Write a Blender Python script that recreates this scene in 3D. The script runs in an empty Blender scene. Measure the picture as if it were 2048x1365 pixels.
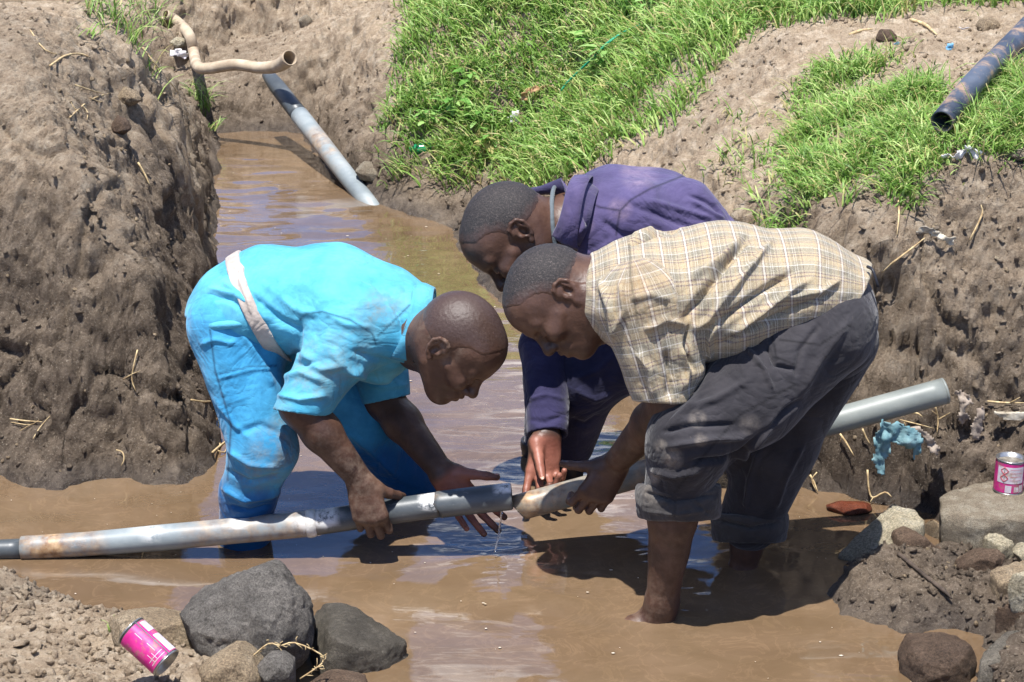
import bpy, bmesh, math, random
import numpy as np
from mathutils import Vector, Matrix
from mathutils.bvhtree import BVHTree
R = math.radians
S = bpy.context.scene

# ---------------------------------------------------------------- camera, sky, sun, exposure
CAM_H, PITCH, HFOV = 2.12, 19.0, 27.0
cd = bpy.data.cameras.new('camera'); cam = bpy.data.objects.new('camera', cd)
S.collection.objects.link(cam); S.camera = cam
cam.location = (0, 0, CAM_H); cam.rotation_euler = (R(90-PITCH), 0, 0)
cd.sensor_width = 36; cd.lens = 18/math.tan(R(HFOV/2)); cd.clip_start = .05; cd.clip_end = 500
SUN_EL, SUN_AZ = 75.0, 205.0        # azimuth measured clockwise from +Y: the sun stands behind the camera, a little left
w = bpy.data.worlds.new('World'); S.world = w; w.use_nodes = True
nt = w.node_tree; nt.nodes.clear()
sky = nt.nodes.new('ShaderNodeTexSky'); sky.sky_type = 'NISHITA'; sky.sun_disc = False
sky.sun_elevation = R(SUN_EL); sky.sun_rotation = R(SUN_AZ); sky.altitude = 3200
sky.air_density = 1.0; sky.dust_density = .05; sky.ozone_density = 3.5
tc = nt.nodes.new('ShaderNodeTexCoord')
mp = nt.nodes.new('ShaderNodeMapping'); mp.inputs['Scale'].default_value = (1, 1, 3.2); mp.inputs['Location'].default_value = (.35, .2, .1)
nz = nt.nodes.new('ShaderNodeTexNoise'); nz.inputs['Scale'].default_value = 2.6; nz.inputs['Detail'].default_value = 7; nz.inputs['Roughness'].default_value = .58
cr = nt.nodes.new('ShaderNodeValToRGB'); cr.color_ramp.elements[0].position = .54; cr.color_ramp.elements[1].position = .64
mx = nt.nodes.new('ShaderNodeMix'); mx.data_type = 'RGBA'
mx.inputs['B'].default_value = (13, 13.5, 14.5, 1)
bg = nt.nodes.new('ShaderNodeBackground'); bg.inputs['Strength'].default_value = .115
wo = nt.nodes.new('ShaderNodeOutputWorld')
L = nt.links.new
L(tc.outputs['Generated'], mp.inputs['Vector']); L(mp.outputs[0], nz.inputs['Vector']); L(nz.outputs['Fac'], cr.inputs['Fac'])
L(cr.outputs['Color'], mx.inputs['Factor']); tn = nt.nodes.new('ShaderNodeMix'); tn.data_type = 'RGBA'; tn.blend_type = 'MULTIPLY'; tn.inputs['Factor'].default_value = 1; tn.inputs['B'].default_value = (.76, .89, 1.10, 1)
L(sky.outputs[0], tn.inputs['A']); L(tn.outputs['Result'], mx.inputs['A']); L(mx.outputs['Result'], bg.inputs['Color']); L(bg.outputs[0], wo.inputs[0])
sl = bpy.data.lights.new('sun', 'SUN'); sl.energy = 5.0; sl.angle = R(.53); sl.color = (1, .975, .94)
so = bpy.data.objects.new('sun', sl); S.collection.objects.link(so)
az, el = R(SUN_AZ), R(SUN_EL)
sdir = Vector((math.sin(az)*math.cos(el), math.cos(az)*math.cos(el), math.sin(el)))
so.rotation_euler = (-sdir).to_track_quat('-Z', 'Y').to_euler(); so.location = sdir*20
S.view_settings.view_transform = 'Standard'; S.view_settings.look = 'None'; S.view_settings.exposure = .80; S.view_settings.gamma = 1
S.render.resolution_x, S.render.resolution_y = 1024, 682

# ---------------------------------------------------------------- measuring helpers (photo pixels 2048x1365 -> metres)
F = 1024/math.tan(R(HFOV/2)); cp, sp = math.cos(R(PITCH)), math.sin(R(PITCH))
def ray(px, py):
    u, v = (px-1024)/F, (682.5-py)/F
    return np.array([u, cp+v*sp, -sp+v*cp])
def PY(px, py, Y):
    d = ray(px, py); return d*(Y/d[1]) + np.array([0, 0, CAM_H])
def PZ(px, py, z=0.):
    d = ray(px, py); return d*((z-CAM_H)/d[2]) + np.array([0, 0, CAM_H])
def proj(V):
    V = np.asarray(V, float); x, y, z = V[..., 0], V[..., 1], V[..., 2]-CAM_H
    dep = y*cp - z*sp; up = y*sp + z*cp
    return np.stack([1024+F*x/dep, 682.5-F*up/dep], -1)
MPP = 5.0/F                                   # metres per photo pixel at 5 m

# ---------------------------------------------------------------- noise
_rs = np.random.RandomState(7)
_perm = _rs.permutation(256).astype(np.int64); _perm = np.concatenate([_perm, _perm, _perm])
_g = _rs.normal(size=(256, 3)); _g /= np.linalg.norm(_g, axis=1)[:, None]
def perlin(P):
    P = np.asarray(P, float); I = np.floor(P).astype(np.int64); f = P-I; I &= 255
    u = f*f*f*(f*(f*6-15)+10); out = 0
    for dx in (0, 1):
        wx = u[:, 0] if dx else 1-u[:, 0]
        for dy in (0, 1):
            wy = u[:, 1] if dy else 1-u[:, 1]
            for dz in (0, 1):
                wz = u[:, 2] if dz else 1-u[:, 2]
                h = _perm[_perm[_perm[(I[:, 0]+dx) & 255]+((I[:, 1]+dy) & 255)]+((I[:, 2]+dz) & 255)]
                g = _g[h]
                out = out + wx*wy*wz*(g[:, 0]*(f[:, 0]-dx)+g[:, 1]*(f[:, 1]-dy)+g[:, 2]*(f[:, 2]-dz))
    return out*1.5
def fbm(P, sc, oct=4, rough=.5, off=0., ridge=False):
    P = np.asarray(P)*sc+off; a = 1.; s = 0.; n = 0.
    for i in range(oct):
        v = perlin(P*2**i+i*17.3)
        if ridge: v = .5-np.abs(v)*1.6
        s = s+a*v; n += a; a *= rough
    return s/n

def worley(P, sc, seed=0):
    """distance to the nearest jittered cell point (cell units) and a random number of that cell"""
    Q = np.asarray(P)*sc; I = np.floor(Q).astype(np.int64); best = np.full(len(Q), 9.); rnd = np.zeros(len(Q))
    for dx in (-1, 0, 1):
        for dy in (-1, 0, 1):
            for dz in (-1, 0, 1):
                C = I+[dx, dy, dz]; h = _perm[_perm[_perm[(C[:, 0]+seed) & 255]+(C[:, 1] & 255)]+(C[:, 2] & 255)]
                j = np.stack([_perm[h+1], _perm[h+2], _perm[h+3]], 1)/255.
                d = np.abs(C+j-Q); d = .6*np.sqrt((d*d).sum(1))+.4*d.max(1)*1.3; m = d < best; best[m] = d[m]; rnd[m] = _perm[h+5][m]/255.
    return best, rnd
# ---------------------------------------------------------------- object helpers
COL = S.collection
def empty(name, label, cat, loc=(0, 0, 0), group=None, kind=None):
    o = bpy.data.objects.new(name, None); COL.objects.link(o); o.location = loc; o.empty_display_size = .1
    if label: o['label'] = label
    if cat: o['category'] = cat
    if group: o['group'] = group
    if kind: o['kind'] = kind
    return o
def tag(o, label=None, cat=None, group=None, kind=None):
    if label: o['label'] = label
    if cat: o['category'] = cat
    if group: o['group'] = group
    if kind: o['kind'] = kind
    return o
def mesh_obj(name, V, Fc, mat, parent=None, smooth=True, attrs=None, loc=None, mats=None, mi=None):
    """link V, F as one mesh object; geometry is stored about the object's own origin"""
    V = np.asarray(V, float)
    if parent is not None: org = np.array(parent_world(parent))
    elif loc is not None: org = np.array(loc, float)
    else: org = np.zeros(3)
    me = bpy.data.meshes.new(name)
    if isinstance(Fc, np.ndarray):
        n = Fc.shape[1]; me.vertices.add(len(V)); me.vertices.foreach_set('co', (V-org).astype(np.float32).ravel())
        me.loops.add(Fc.size); me.loops.foreach_set('vertex_index', Fc.astype(np.int32).ravel())
        me.polygons.add(len(Fc)); me.polygons.foreach_set('loop_start', np.arange(0, Fc.size, n, dtype=np.int32))
        me.update(calc_edges=True)
    else:
        me.from_pydata((V-org).tolist(), [], [list(map(int, f)) for f in Fc]); me.update()
    me.validate()
    if smooth: me.polygons.foreach_set('use_smooth', np.ones(len(me.polygons), bool))
    for m in (mats or [mat]): me.materials.append(m)
    if mi is not None: me.polygons.foreach_set('material_index', np.asarray(mi, np.int32))
    for k, a in (attrs or {}).items():
        a = np.asarray(a, np.float32)
        if a.ndim == 1: at = me.attributes.new(k, 'FLOAT', 'POINT'); at.data.foreach_set('value', a)
        else: at = me.attributes.new(k, 'FLOAT_VECTOR', 'POINT'); at.data.foreach_set('vector', a.ravel())
    o = bpy.data.objects.new(name, me); COL.objects.link(o)
    if parent is not None: o.parent = parent
    else: o.location = org
    return o
def parent_world(p):
    l = Vector((0, 0, 0))
    while p is not None: l = l+p.location; p = p.parent
    return l
def unit(v): v = np.asarray(v, float); return v/np.linalg.norm(v)
def tube(pts, rad, seg=12, cap=True, sub=0, hollow=0.):
    """round tube through pts (world), rad scalar or list; hollow>0: wall thickness, open ends"""
    pts = np.asarray(pts, float); rad = np.full(len(pts), rad) if np.isscalar(rad) else np.asarray(rad, float)
    if sub:
        n = len(pts); t = np.linspace(0, n-1, (n-1)*sub+1); Q = []
        P = np.vstack([2*pts[0]-pts[1], pts, 2*pts[-1]-pts[-2]])
        for s in t:
            i = min(int(s), n-2); f = s-i; a, b, c, d = P[i], P[i+1], P[i+2], P[i+3]
            Q.append(.5*((2*b)+(c-a)*f+(2*a-5*b+4*c-d)*f*f+(3*b-a-3*c+d)*f**3))
        rad = np.interp(t, np.arange(n), rad); pts = np.array(Q)
    n = len(pts); T = np.gradient(pts, axis=0); T /= np.linalg.norm(T, axis=1)[:, None]+1e-12
    up = np.array([0, 0, 1.]) if abs(T[0][2]) < .9 else np.array([1., 0, 0])
    u = unit(np.cross(T[0], up)); V = []; a = np.arange(seg)*2*math.pi/seg
    ring = []
    for i in range(n):
        u = unit(u-T[i]*np.dot(u, T[i])); v = np.cross(T[i], u); ring.append((u.copy(), v))
        V.append(pts[i]+rad[i]*(np.cos(a)[:, None]*u+np.sin(a)[:, None]*v))
    def idx(i, j): return i*seg+j % seg
    Fc = [[idx(i, j), idx(i, j+1), idx(i+1, j+1), idx(i+1, j)] for i in range(n-1) for j in range(seg)]
    V = np.vstack(V)
    if hollow:
        o = len(V); W = []
        for i in range(n):
            u, v = ring[i]; W.append(pts[i]+(rad[i]-hollow)*(np.cos(a)[:, None]*u+np.sin(a)[:, None]*v))
        V = np.vstack([V]+W)
        Fc += [[o+idx(i, j), o+idx(i+1, j), o+idx(i+1, j+1), o+idx(i, j+1)] for i in range(n-1) for j in range(seg)]
        Fc += [[idx(0, j+1), idx(0, j), o+idx(0, j), o+idx(0, j+1)] for j in range(seg)]
        Fc += [[idx(n-1, j), idx(n-1, j+1), o+idx(n-1, j+1), o+idx(n-1, j)] for j in range(seg)]
    elif cap:
        Fc += [list(range(seg))[::-1], [idx(n-1, j) for j in range(seg)]]
    return V, Fc
def merge(*ms):
    V = []; Fc = []; o = 0
    for v, f in ms:
        V.append(v); Fc += [[i+o for i in q] for q in f]; o += len(v)
    return np.vstack(V), Fc

# ---------------------------------------------------------------- signed distance bodies -> meshes (surface nets on sparse blocks)
class Cone:
    """rounded cone a->b, radii ra, rb; flat=(axis, factor) widens it along axis"""
    def __init__(s, a, b, ra, rb=None, k=.02, op='+', flat=None, tagv=0):
        s.a = np.array(a, float); s.b = np.array(b, float); s.ra = ra; s.rb = ra if rb is None else rb
        s.k = k; s.op = op; s.tag = tagv; s.M = None; s.sc = 1.
        if flat is not None:
            ax = unit(flat[0]); f = flat[1]; s.M = np.eye(3)+(1/f-1)*np.outer(ax, ax); s.sc = max(1., 1.) if f > 1 else f
    def d(s, P):
        Q = P-s.a; ba = s.b-s.a
        if s.M is not None: Q = Q@s.M.T; ba = s.M@ba
        l2 = ba@ba
        if l2 < 1e-12: return (np.linalg.norm(Q, axis=1)-s.ra)*s.sc
        t = np.clip(Q@ba/l2, 0, 1); r = s.ra+(s.rb-s.ra)*t
        return (np.linalg.norm(Q-t[:, None]*ba, axis=1)-r)*s.sc
class Ell:
    """ellipsoid centre c, radii r (3), frame Rm rows = local axes in world"""
    def __init__(s, c, r, Rm=None, k=.02, op='+', tagv=0):
        s.c = np.array(c, float); s.r = np.array(r, float); s.R = np.eye(3) if Rm is None else np.array(Rm); s.k = k; s.op = op; s.tag = tagv
    def d(s, P):
        Q = (P-s.c)@s.R.T; k0 = np.linalg.norm(Q/s.r, axis=1); k1 = np.linalg.norm(Q/s.r**2, axis=1)+1e-9
        return k0*(k0-1)/k1
class Half:
    """keeps the side the normal points away from (op '&') or removes where n.(p-c)>0"""
    def __init__(s, c, n, k=.004, op='&'):
        s.c = np.array(c, float); s.n = unit(n); s.k = k; s.op = op; s.tag = 0
    def d(s, P): return (P-s.c)@s.n
def comb(d, e, k, op):
    if op == '+':
        if k <= 0: return np.minimum(d, e)
        h = np.clip(k-np.abs(d-e), 0, None)/k; return np.minimum(d, e)-h*h*k*.25
    if op == '-': e = -e
    if k <= 0: return np.maximum(d, e)
    h = np.clip(k-np.abs(d-e), 0, None)/k; return np.maximum(d, e)+h*h*k*.25
def mesh_sdf(prims, h, lo, hi, B=8):
    lo = np.array(lo, float); hi = np.array(hi, float); nb = np.ceil((hi-lo)/(B*h)).astype(int)
    ci = np.stack(np.meshgrid(*[np.arange(n) for n in nb], indexing='ij'), -1).reshape(-1, 3)
    C = lo+(ci+.5)*B*h; rad = B*h*.87
    E = []; d = np.full(len(C), 1e3)
    for p in prims:
        e = p.d(C); E.append(e); d = comb(d, e, p.k, p.op)
    act = np.abs(d) < rad*1.45+.006; ci = ci[act]; dc = d[act]; E = [e[act] for e in E]
    g = np.arange(B+1); off = np.stack(np.meshgrid(g, g, g, indexing='ij'), -1).reshape(-1, 3)
    n1 = (B+1)**3; D = np.full((len(ci), n1), 1e3)
    base = lo+ci*B*h
    for p, e in zip(prims, E):
        if p.op == '+': m = e < np.maximum(dc, 0)+2.4*rad+p.k
        elif p.op == '-': m = e < rad*1.6+p.k
        else: m = e > -rad*1.6-p.k
        m = np.where(m)[0]
        if not len(m): continue
        P = (base[m][:, None, :]+off[None]*h).reshape(-1, 3)
        D[m] = comb(D[m], p.d(P).reshape(len(m), n1), p.k, p.op)
    D = D.reshape(-1, B+1, B+1, B+1); s = D < 0
    nbk = len(D); cnt = 0
    for a in (0, 1):
        for b in (0, 1):
            for c in (0, 1): cnt = cnt+s[:, a:a+B, b:b+B, c:c+B].astype(int)
    cell = (cnt > 0) & (cnt < 8); q = np.argwhere(cell)
    gi = ci[q[:, 0]]*B+q[:, 1:]
    acc = np.zeros((len(q), 3)); num = np.zeros(len(q))
    cor = [(a, b, c) for a in (0, 1) for b in (0, 1) for c in (0, 1)]
    val = {c: D[q[:, 0], q[:, 1]+c[0], q[:, 2]+c[1], q[:, 3]+c[2]] for c in cor}
    for a in cor:
        for ax in range(3):
            if a[ax]: continue
            b = list(a); b[ax] = 1; b = tuple(b); va, vb = val[a], val[b]; m = (va < 0) != (vb < 0)
            t = va/(va-vb+1e-20); pt = np.tile(np.array(a, float), (len(q), 1)); pt[:, ax] += t
            acc[m] += pt[m]; num[m] += 1
    V = lo+(gi+acc/num[:, None])*h
    dims = nb*B+2; key = ((gi[:, 0]+1)*dims[1]+gi[:, 1]+1)*dims[2]+gi[:, 2]+1; order = np.argsort(key); sk = key[order]
    st = [dims[1]*dims[2], dims[2], 1]
    Q = []
    for ax in range(3):
        b = [0, 0, 0]; b[ax] = 1; b = tuple(b); va, vb = val[(0, 0, 0)], val[b]; m = np.where((va < 0) != (vb < 0))[0]
        o1, o2 = [(st[1], st[2]), (st[2], st[0]), (st[0], st[1])][ax]; k0 = key[m]
        ks = np.stack([k0, k0-o1, k0-o1-o2, k0-o2], 1); ii = np.clip(np.searchsorted(sk, ks), 0, len(sk)-1)
        ok = (sk[ii] == ks).all(1); f = order[ii]; flip = va[m] < 0
        f[~flip] = f[~flip][:, ::-1]; Q.append(f[ok])
    Fc = np.vstack(Q)
    return V, Fc[:, ::-1] if False else Fc
def relax(V, Fc, it=1, f=.5):
    n = len(V); e = np.vstack([Fc[:, [0, 1]], Fc[:, [1, 2]], Fc[:, [2, 3]], Fc[:, [3, 0]]]); e = np.vstack([e, e[:, ::-1]])
    deg = np.bincount(e[:, 0], minlength=n)[:, None]+1e-9
    for _ in range(it):
        A = np.stack([np.bincount(e[:, 0], V[e[:, 1], i], n) for i in range(3)], 1)/deg; V = V+(A-V)*f
    return V
def normals(V, Fc):
    a = V[Fc[:, 2]]-V[Fc[:, 0]]; b = V[Fc[:, 3]]-V[Fc[:, 1]]; fn = np.cross(a, b); N = np.zeros_like(V)
    for i in range(4):
        for j in range(3): N[:, j] += np.bincount(Fc[:, i], fn[:, j], len(V))
    return N/(np.linalg.norm(N, axis=1)[:, None]+1e-12)
def seg_dist(Q, pl):
    """distance of points Q to polyline pl, and 0..1 position along it"""
    pl = np.asarray(pl, float); best = np.full(len(Q), 1e9); tt = np.zeros(len(Q)); n = len(pl)-1
    for i in range(n):
        a, b = pl[i], pl[i+1]; ba = b-a; t = np.clip((Q-a)@ba/(ba@ba+1e-12), 0, 1)
        d = np.linalg.norm(Q-a-t[:, None]*ba, axis=1); m = d < best; best[m] = d[m]; tt[m] = (i+t[m])/n
    return best, tt
def fold_cloth(V, Fc, folds, it=1, front=True):
    """raise or sink creases traced along polylines, on the side of the cloth that faces the photographer"""
    N = normals(V, Fc); q = proj(V); view = np.array([0, 0, CAM_H])-V; fac = (N*view).sum(1) > 0
    off = np.zeros(len(V))
    for pl, wd, amp in folds:
        d, t = seg_dist(q, pl); g = 1.5*np.exp(-(d/(wd*.78))**2)*np.clip(np.minimum(t, 1-t)*6+.15, 0, 1)
        off += np.where(fac, amp*g, 0)
    return V+N*off[:, None]
def blobs(V, lst, soft=.6):
    q = proj(V); a = np.zeros(len(V))
    for x, y, r, s in lst: a = np.maximum(a, s*np.clip((1.15-np.hypot(q[:, 0]-x, q[:, 1]-y)/r)/soft, 0, 1))
    return a
def lines(V, lst, wd=2.2):
    q = proj(V); a = np.zeros(len(V)); 
    for pl in lst: d, t = seg_dist(q, pl); a = np.maximum(a, .9*np.exp(-(d/wd)**2))
    return a
# ---------------------------------------------------------------- materials
def lin(r, g, b):
    f = lambda c: (c/255/12.92 if c/255 <= .04045 else ((c/255+.055)/1.055)**2.4); return (f(r), f(g), f(b), 1)
class Mat:
    def __init__(s, name, rough=.8, spec=.3):
        s.m = bpy.data.materials.new(name); s.m.use_nodes = True; s.t = s.m.node_tree; s.b = s.t.nodes['Principled BSDF']
        s.b.inputs['Roughness'].default_value = rough; s.b.inputs['Specular IOR Level'].default_value = spec
        s.out = s.t.nodes['Material Output']; s._co = None
    def n(s, ty, **kw):
        x = s.t.nodes.new('ShaderNode'+ty)
        for k, v in kw.items():
            if hasattr(x, k) and not k[0].isupper(): setattr(x, k, v)
            else: x.inputs[k.replace('_', ' ')].default_value = v
        return x
    def l(s, a, b): s.t.links.new(a, b)
    def co(s):
        if s._co is None: s._co = s.n('TexCoord').outputs['Object']
        return s._co
    def noise(s, scale, detail=5, rough=.6, vec=None, dist=0., stretch=None):
        v = vec or s.co()
        if stretch: mp = s.n('Mapping'); mp.inputs['Scale'].default_value = stretch; s.l(v, mp.inputs['Vector']); v = mp.outputs[0]
        x = s.n('TexNoise', Scale=scale, Detail=detail, Roughness=rough, Distortion=dist); s.l(v, x.inputs['Vector']); return x.outputs['Fac']
    def ramp(s, fac, stops, interp='LINEAR'):
        x = s.n('ValToRGB'); r = x.color_ramp; r.interpolation = interp
        while len(r.elements) < len(stops): r.elements.new(.5)
        for e, (p, c) in zip(r.elements, stops): e.position = p; e.color = c if len(c) == 4 else (*c, 1)
        s.l(fac, x.inputs['Fac']); return x.outputs['Color']
    def mix(s, fac, a, b, blend='MIX'):
        x = s.n('Mix', data_type='RGBA', blend_type=blend)
        for v, k in ((fac, 'Factor'), (a, 'A'), (b, 'B')):
            i = [q for q in x.inputs if q.name == k and q.enabled][0]
            if hasattr(v, 'is_linked') or hasattr(v, 'links'): s.l(v, i)
            else: i.default_value = v if k == 'Factor' else (v if len(v) == 4 else (*v, 1))
        return [q for q in x.outputs if q.enabled][0]
    def math(s, op, a, b=None, c=None, clamp=False):
        x = s.n('Math', operation=op); x.use_clamp = clamp
        for i, v in enumerate((a, b, c)):
            if v is None: continue
            if hasattr(v, 'links'): s.l(v, x.inputs[i])
            else: x.inputs[i].default_value = v
        return x.outputs[0]
    def attr(s, name, vec=False):
        x = s.n('Attribute'); x.attribute_name = name; return x.outputs['Vector' if vec else 'Fac']
    def bump(s, h, strength=.4, dist=.01, prev=None):
        x = s.n('Bump', Strength=strength, Distance=dist); s.l(h, x.inputs['Height'])
        if prev is not None: s.l(prev, x.inputs['Normal'])
        return x.outputs[0]
    def set(s, **kw):
        for k, v in kw.items():
            i = s.b.inputs[k.replace('_', ' ')]
            if hasattr(v, 'links'): s.l(v, i)
            else: i.default_value = v
        return s.m
def simple(name, c1, c2, scale=30, rough=.7, bumps=.3, bd=.004, spec=.3, metal=0., detail=5, c3=None, extra=None):
    m = Mat(name, rough, spec); n = m.noise(scale, detail); st = [(.35, c1), (.65, c2)]+([(.75, c3)] if c3 else [])
    col = m.ramp(n, st)
    if extra: col = m.mix(m.math('MULTIPLY', m.ramp(m.noise(38, 7, .75), [(.5, (0, 0, 0)), (.62, (1, 1, 1))]), .85), col, extra)
    m.set(Base_Color=col, Metallic=metal)
    if bumps: m.set(Normal=m.bump(m.noise(scale*2.3, 8, .7), bumps, bd))
    return m.m

def mat_soil():
    m = Mat('soil', .9, .25)
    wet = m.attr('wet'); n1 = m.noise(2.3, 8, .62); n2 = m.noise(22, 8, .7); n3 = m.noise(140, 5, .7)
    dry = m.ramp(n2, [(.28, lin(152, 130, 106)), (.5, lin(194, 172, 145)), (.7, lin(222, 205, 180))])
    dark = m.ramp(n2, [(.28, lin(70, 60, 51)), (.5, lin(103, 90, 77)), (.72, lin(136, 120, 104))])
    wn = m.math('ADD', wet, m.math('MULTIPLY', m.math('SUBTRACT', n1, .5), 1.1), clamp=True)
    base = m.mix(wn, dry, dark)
    vor = m.n('TexVoronoi', Scale=95.); m.l(m.co(), vor.inputs['Vector'])
    peb = m.ramp(vor.outputs['Distance'], [(.10, (1, 1, 1)), (.2, (0, 0, 0))])
    sel = m.ramp(m.noise(31, 2), [(.60, (0, 0, 0)), (.64, (1, 1, 1))])
    pm = m.math('MULTIPLY', peb, sel)
    base = m.mix(m.math('MULTIPLY', pm, .6), base, lin(176, 164, 145))
    base = m.mix(m.math('MULTIPLY', m.ramp(n3, [(.52, (0, 0, 0)), (.68, (1, 1, 1))]), .42), base, lin(56, 45, 37))
    base = m.mix(m.math('MULTIPLY', m.ramp(m.noise(210, 4, .7), [(.56, (0, 0, 0)), (.68, (1, 1, 1))]), .5), base, lin(206, 192, 170))
    sh = m.attr('shore')
    base = m.mix(m.math('MULTIPLY', sh, .62), base, lin(50, 40, 34))
    rg = m.math('SUBTRACT', .95, m.math('MULTIPLY', sh, .68))
    v2 = m.n('TexVoronoi', Scale=48.); dv = m.n('Mapping'); m.l(m.co(), dv.inputs['Vector']); m.l(dv.outputs[0], v2.inputs['Vector']); v3 = m.n('TexVoronoi', Scale=130.); m.l(m.co(), v3.inputs['Vector'])
    cvar = m.n('SeparateColor'); m.l(v2.outputs['Color'], cvar.inputs[0]); base = m.mix(m.math('MULTIPLY', m.ramp(cvar.outputs[0], [(.55, (0, 0, 0)), (.95, (1, 1, 1))]), .16), base, lin(176, 158, 136)); base = m.mix(m.math('MULTIPLY', m.ramp(cvar.outputs[1], [(.6, (0, 0, 0)), (.95, (1, 1, 1))]), .10), base, lin(54, 44, 37))
    gran = m.math('MULTIPLY', m.math('SUBTRACT', 1., v2.outputs['Distance']), n1); g2 = m.math('SUBTRACT', 1., v3.outputs['Distance'])
    b = m.bump(m.noise(26, 10, .75), .9, .035); b = m.bump(gran, .25, .010, b); b = m.bump(g2, .6, .006, b); b = m.bump(m.noise(150, 6, .8), .9, .011, b); b = m.bump(m.noise(420, 3, .7), .6, .004, b); b = m.bump(pm, .5, .004, b)
    return m.set(Base_Color=base, Roughness=rg, Normal=b, Specular_IOR_Level=m.math('ADD', .2, m.math('MULTIPLY', sh, .45)))
def mat_water():
    m = Mat('muddy_water', .035, .5)
    n1 = m.noise(1.6, 6, .55, dist=.6); n2 = m.noise(9, 6, .6, dist=1.5)
    col = m.ramp(n1, [(.3, lin(96, 77, 58)), (.5, lin(106, 86, 65)), (.7, lin(120, 100, 78))])
    swirl = m.ramp(n2, [(.47, (0, 0, 0)), (.5, (1, 1, 1)), (.53, (0, 0, 0))])
    col = m.mix(m.math('MULTIPLY', swirl, .22), col, lin(144, 118, 90))
    # ripples: slow swell, stronger in the far channel, rings around the trickle
    far = m.attr('chop'); silt = m.ramp(m.noise(3.4, 7, .66, dist=1.8), [(.42, (0, 0, 0)), (.60, (1, 1, 1))]); col = m.mix(m.math('MULTIPLY', silt, .30), col, lin(84, 68, 46))
    a = m.noise(3.2, 3, .5, dist=.4, stretch=(1, 2.6, 1)); c = m.noise(15, 3, .5, dist=.3, stretch=(1, 2.2, 1)); r = m.attr('rings')
    h = m.math('ADD', m.math('MULTIPLY', a, 1.0), m.math('MULTIPLY', c, m.math('MULTIPLY', far, .16)))
    b2 = m.bump(h, .16, .03)
    return m.set(Base_Color=col, Normal=b2, IOR=1.33, Roughness=.03, Coat_Weight=1., Coat_Roughness=.02, Coat_IOR=1.38)
def mat_grass(name, a, b, c, trans=.35):
    m = Mat(name, .5, .35); v = m.attr('tint')
    col = m.ramp(v, [(0, a), (.5, b), (.88, c), (.93, lin(176, 166, 104)), (1, lin(190, 178, 128))])
    tr = m.n('BsdfTranslucent'); m.l(col, tr.inputs['Color']); mx = m.n('MixShader'); mx.inputs[0].default_value = trans
    m.set(Base_Color=col); m.l(m.b.outputs[0], mx.inputs[1]); m.l(tr.outputs[0], mx.inputs[2]); m.l(mx.outputs[0], m.out.inputs[0]); return m.m
def mat_skin():
    m = Mat('dark_skin', .42, .36); dirt = m.attr('dirt'); red = m.attr('palm')
    n = m.noise(14, 6, .6); n2 = m.noise(160, 4, .6)
    col = m.ramp(n, [(.3, lin(56, 39, 32)), (.55, lin(82, 58, 46)), (.8, lin(104, 78, 63))])
    col = m.mix(red, col, m.ramp(n, [(.3, lin(118, 70, 56)), (.7, lin(158, 104, 86))]))
    dn = m.math('MULTIPLY', dirt, m.ramp(m.noise(55, 6, .75), [(.42, (0, 0, 0)), (.62, (1, 1, 1))]))
    col = m.mix(m.math('MULTIPLY', dn, .45), col, lin(140, 122, 104))
    b = m.bump(n2, .4, .002); b = m.bump(m.noise(38, 3, .5), .18, .004, b)
    return m.set(Base_Color=col, Normal=b, Roughness=m.math('ADD', .45, m.math('MULTIPLY', dn, .4)), Coat_Weight=0.)
def mat_hair():
    m = Mat('cropped_hair', .55, .45); n = m.noise(260, 4, .8); g = m.noise(420, 2, .7)
    col = m.ramp(n, [(.4, lin(22, 19, 19)), (.58, lin(52, 45, 43)), (.7, lin(96, 86, 82))])
    fd = m.attr('fade'); col = m.mix(fd, lin(78, 55, 44), col)
    return m.set(Base_Color=col, Normal=m.bump(m.math('ADD', n, g), m.math('MULTIPLY', fd, .9), .004) if False else m.bump(m.math('MULTIPLY', m.math('ADD', n, g), fd), .55, .0025), Roughness=m.math('ADD', .30, m.math('MULTIPLY', fd, .40)))
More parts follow.
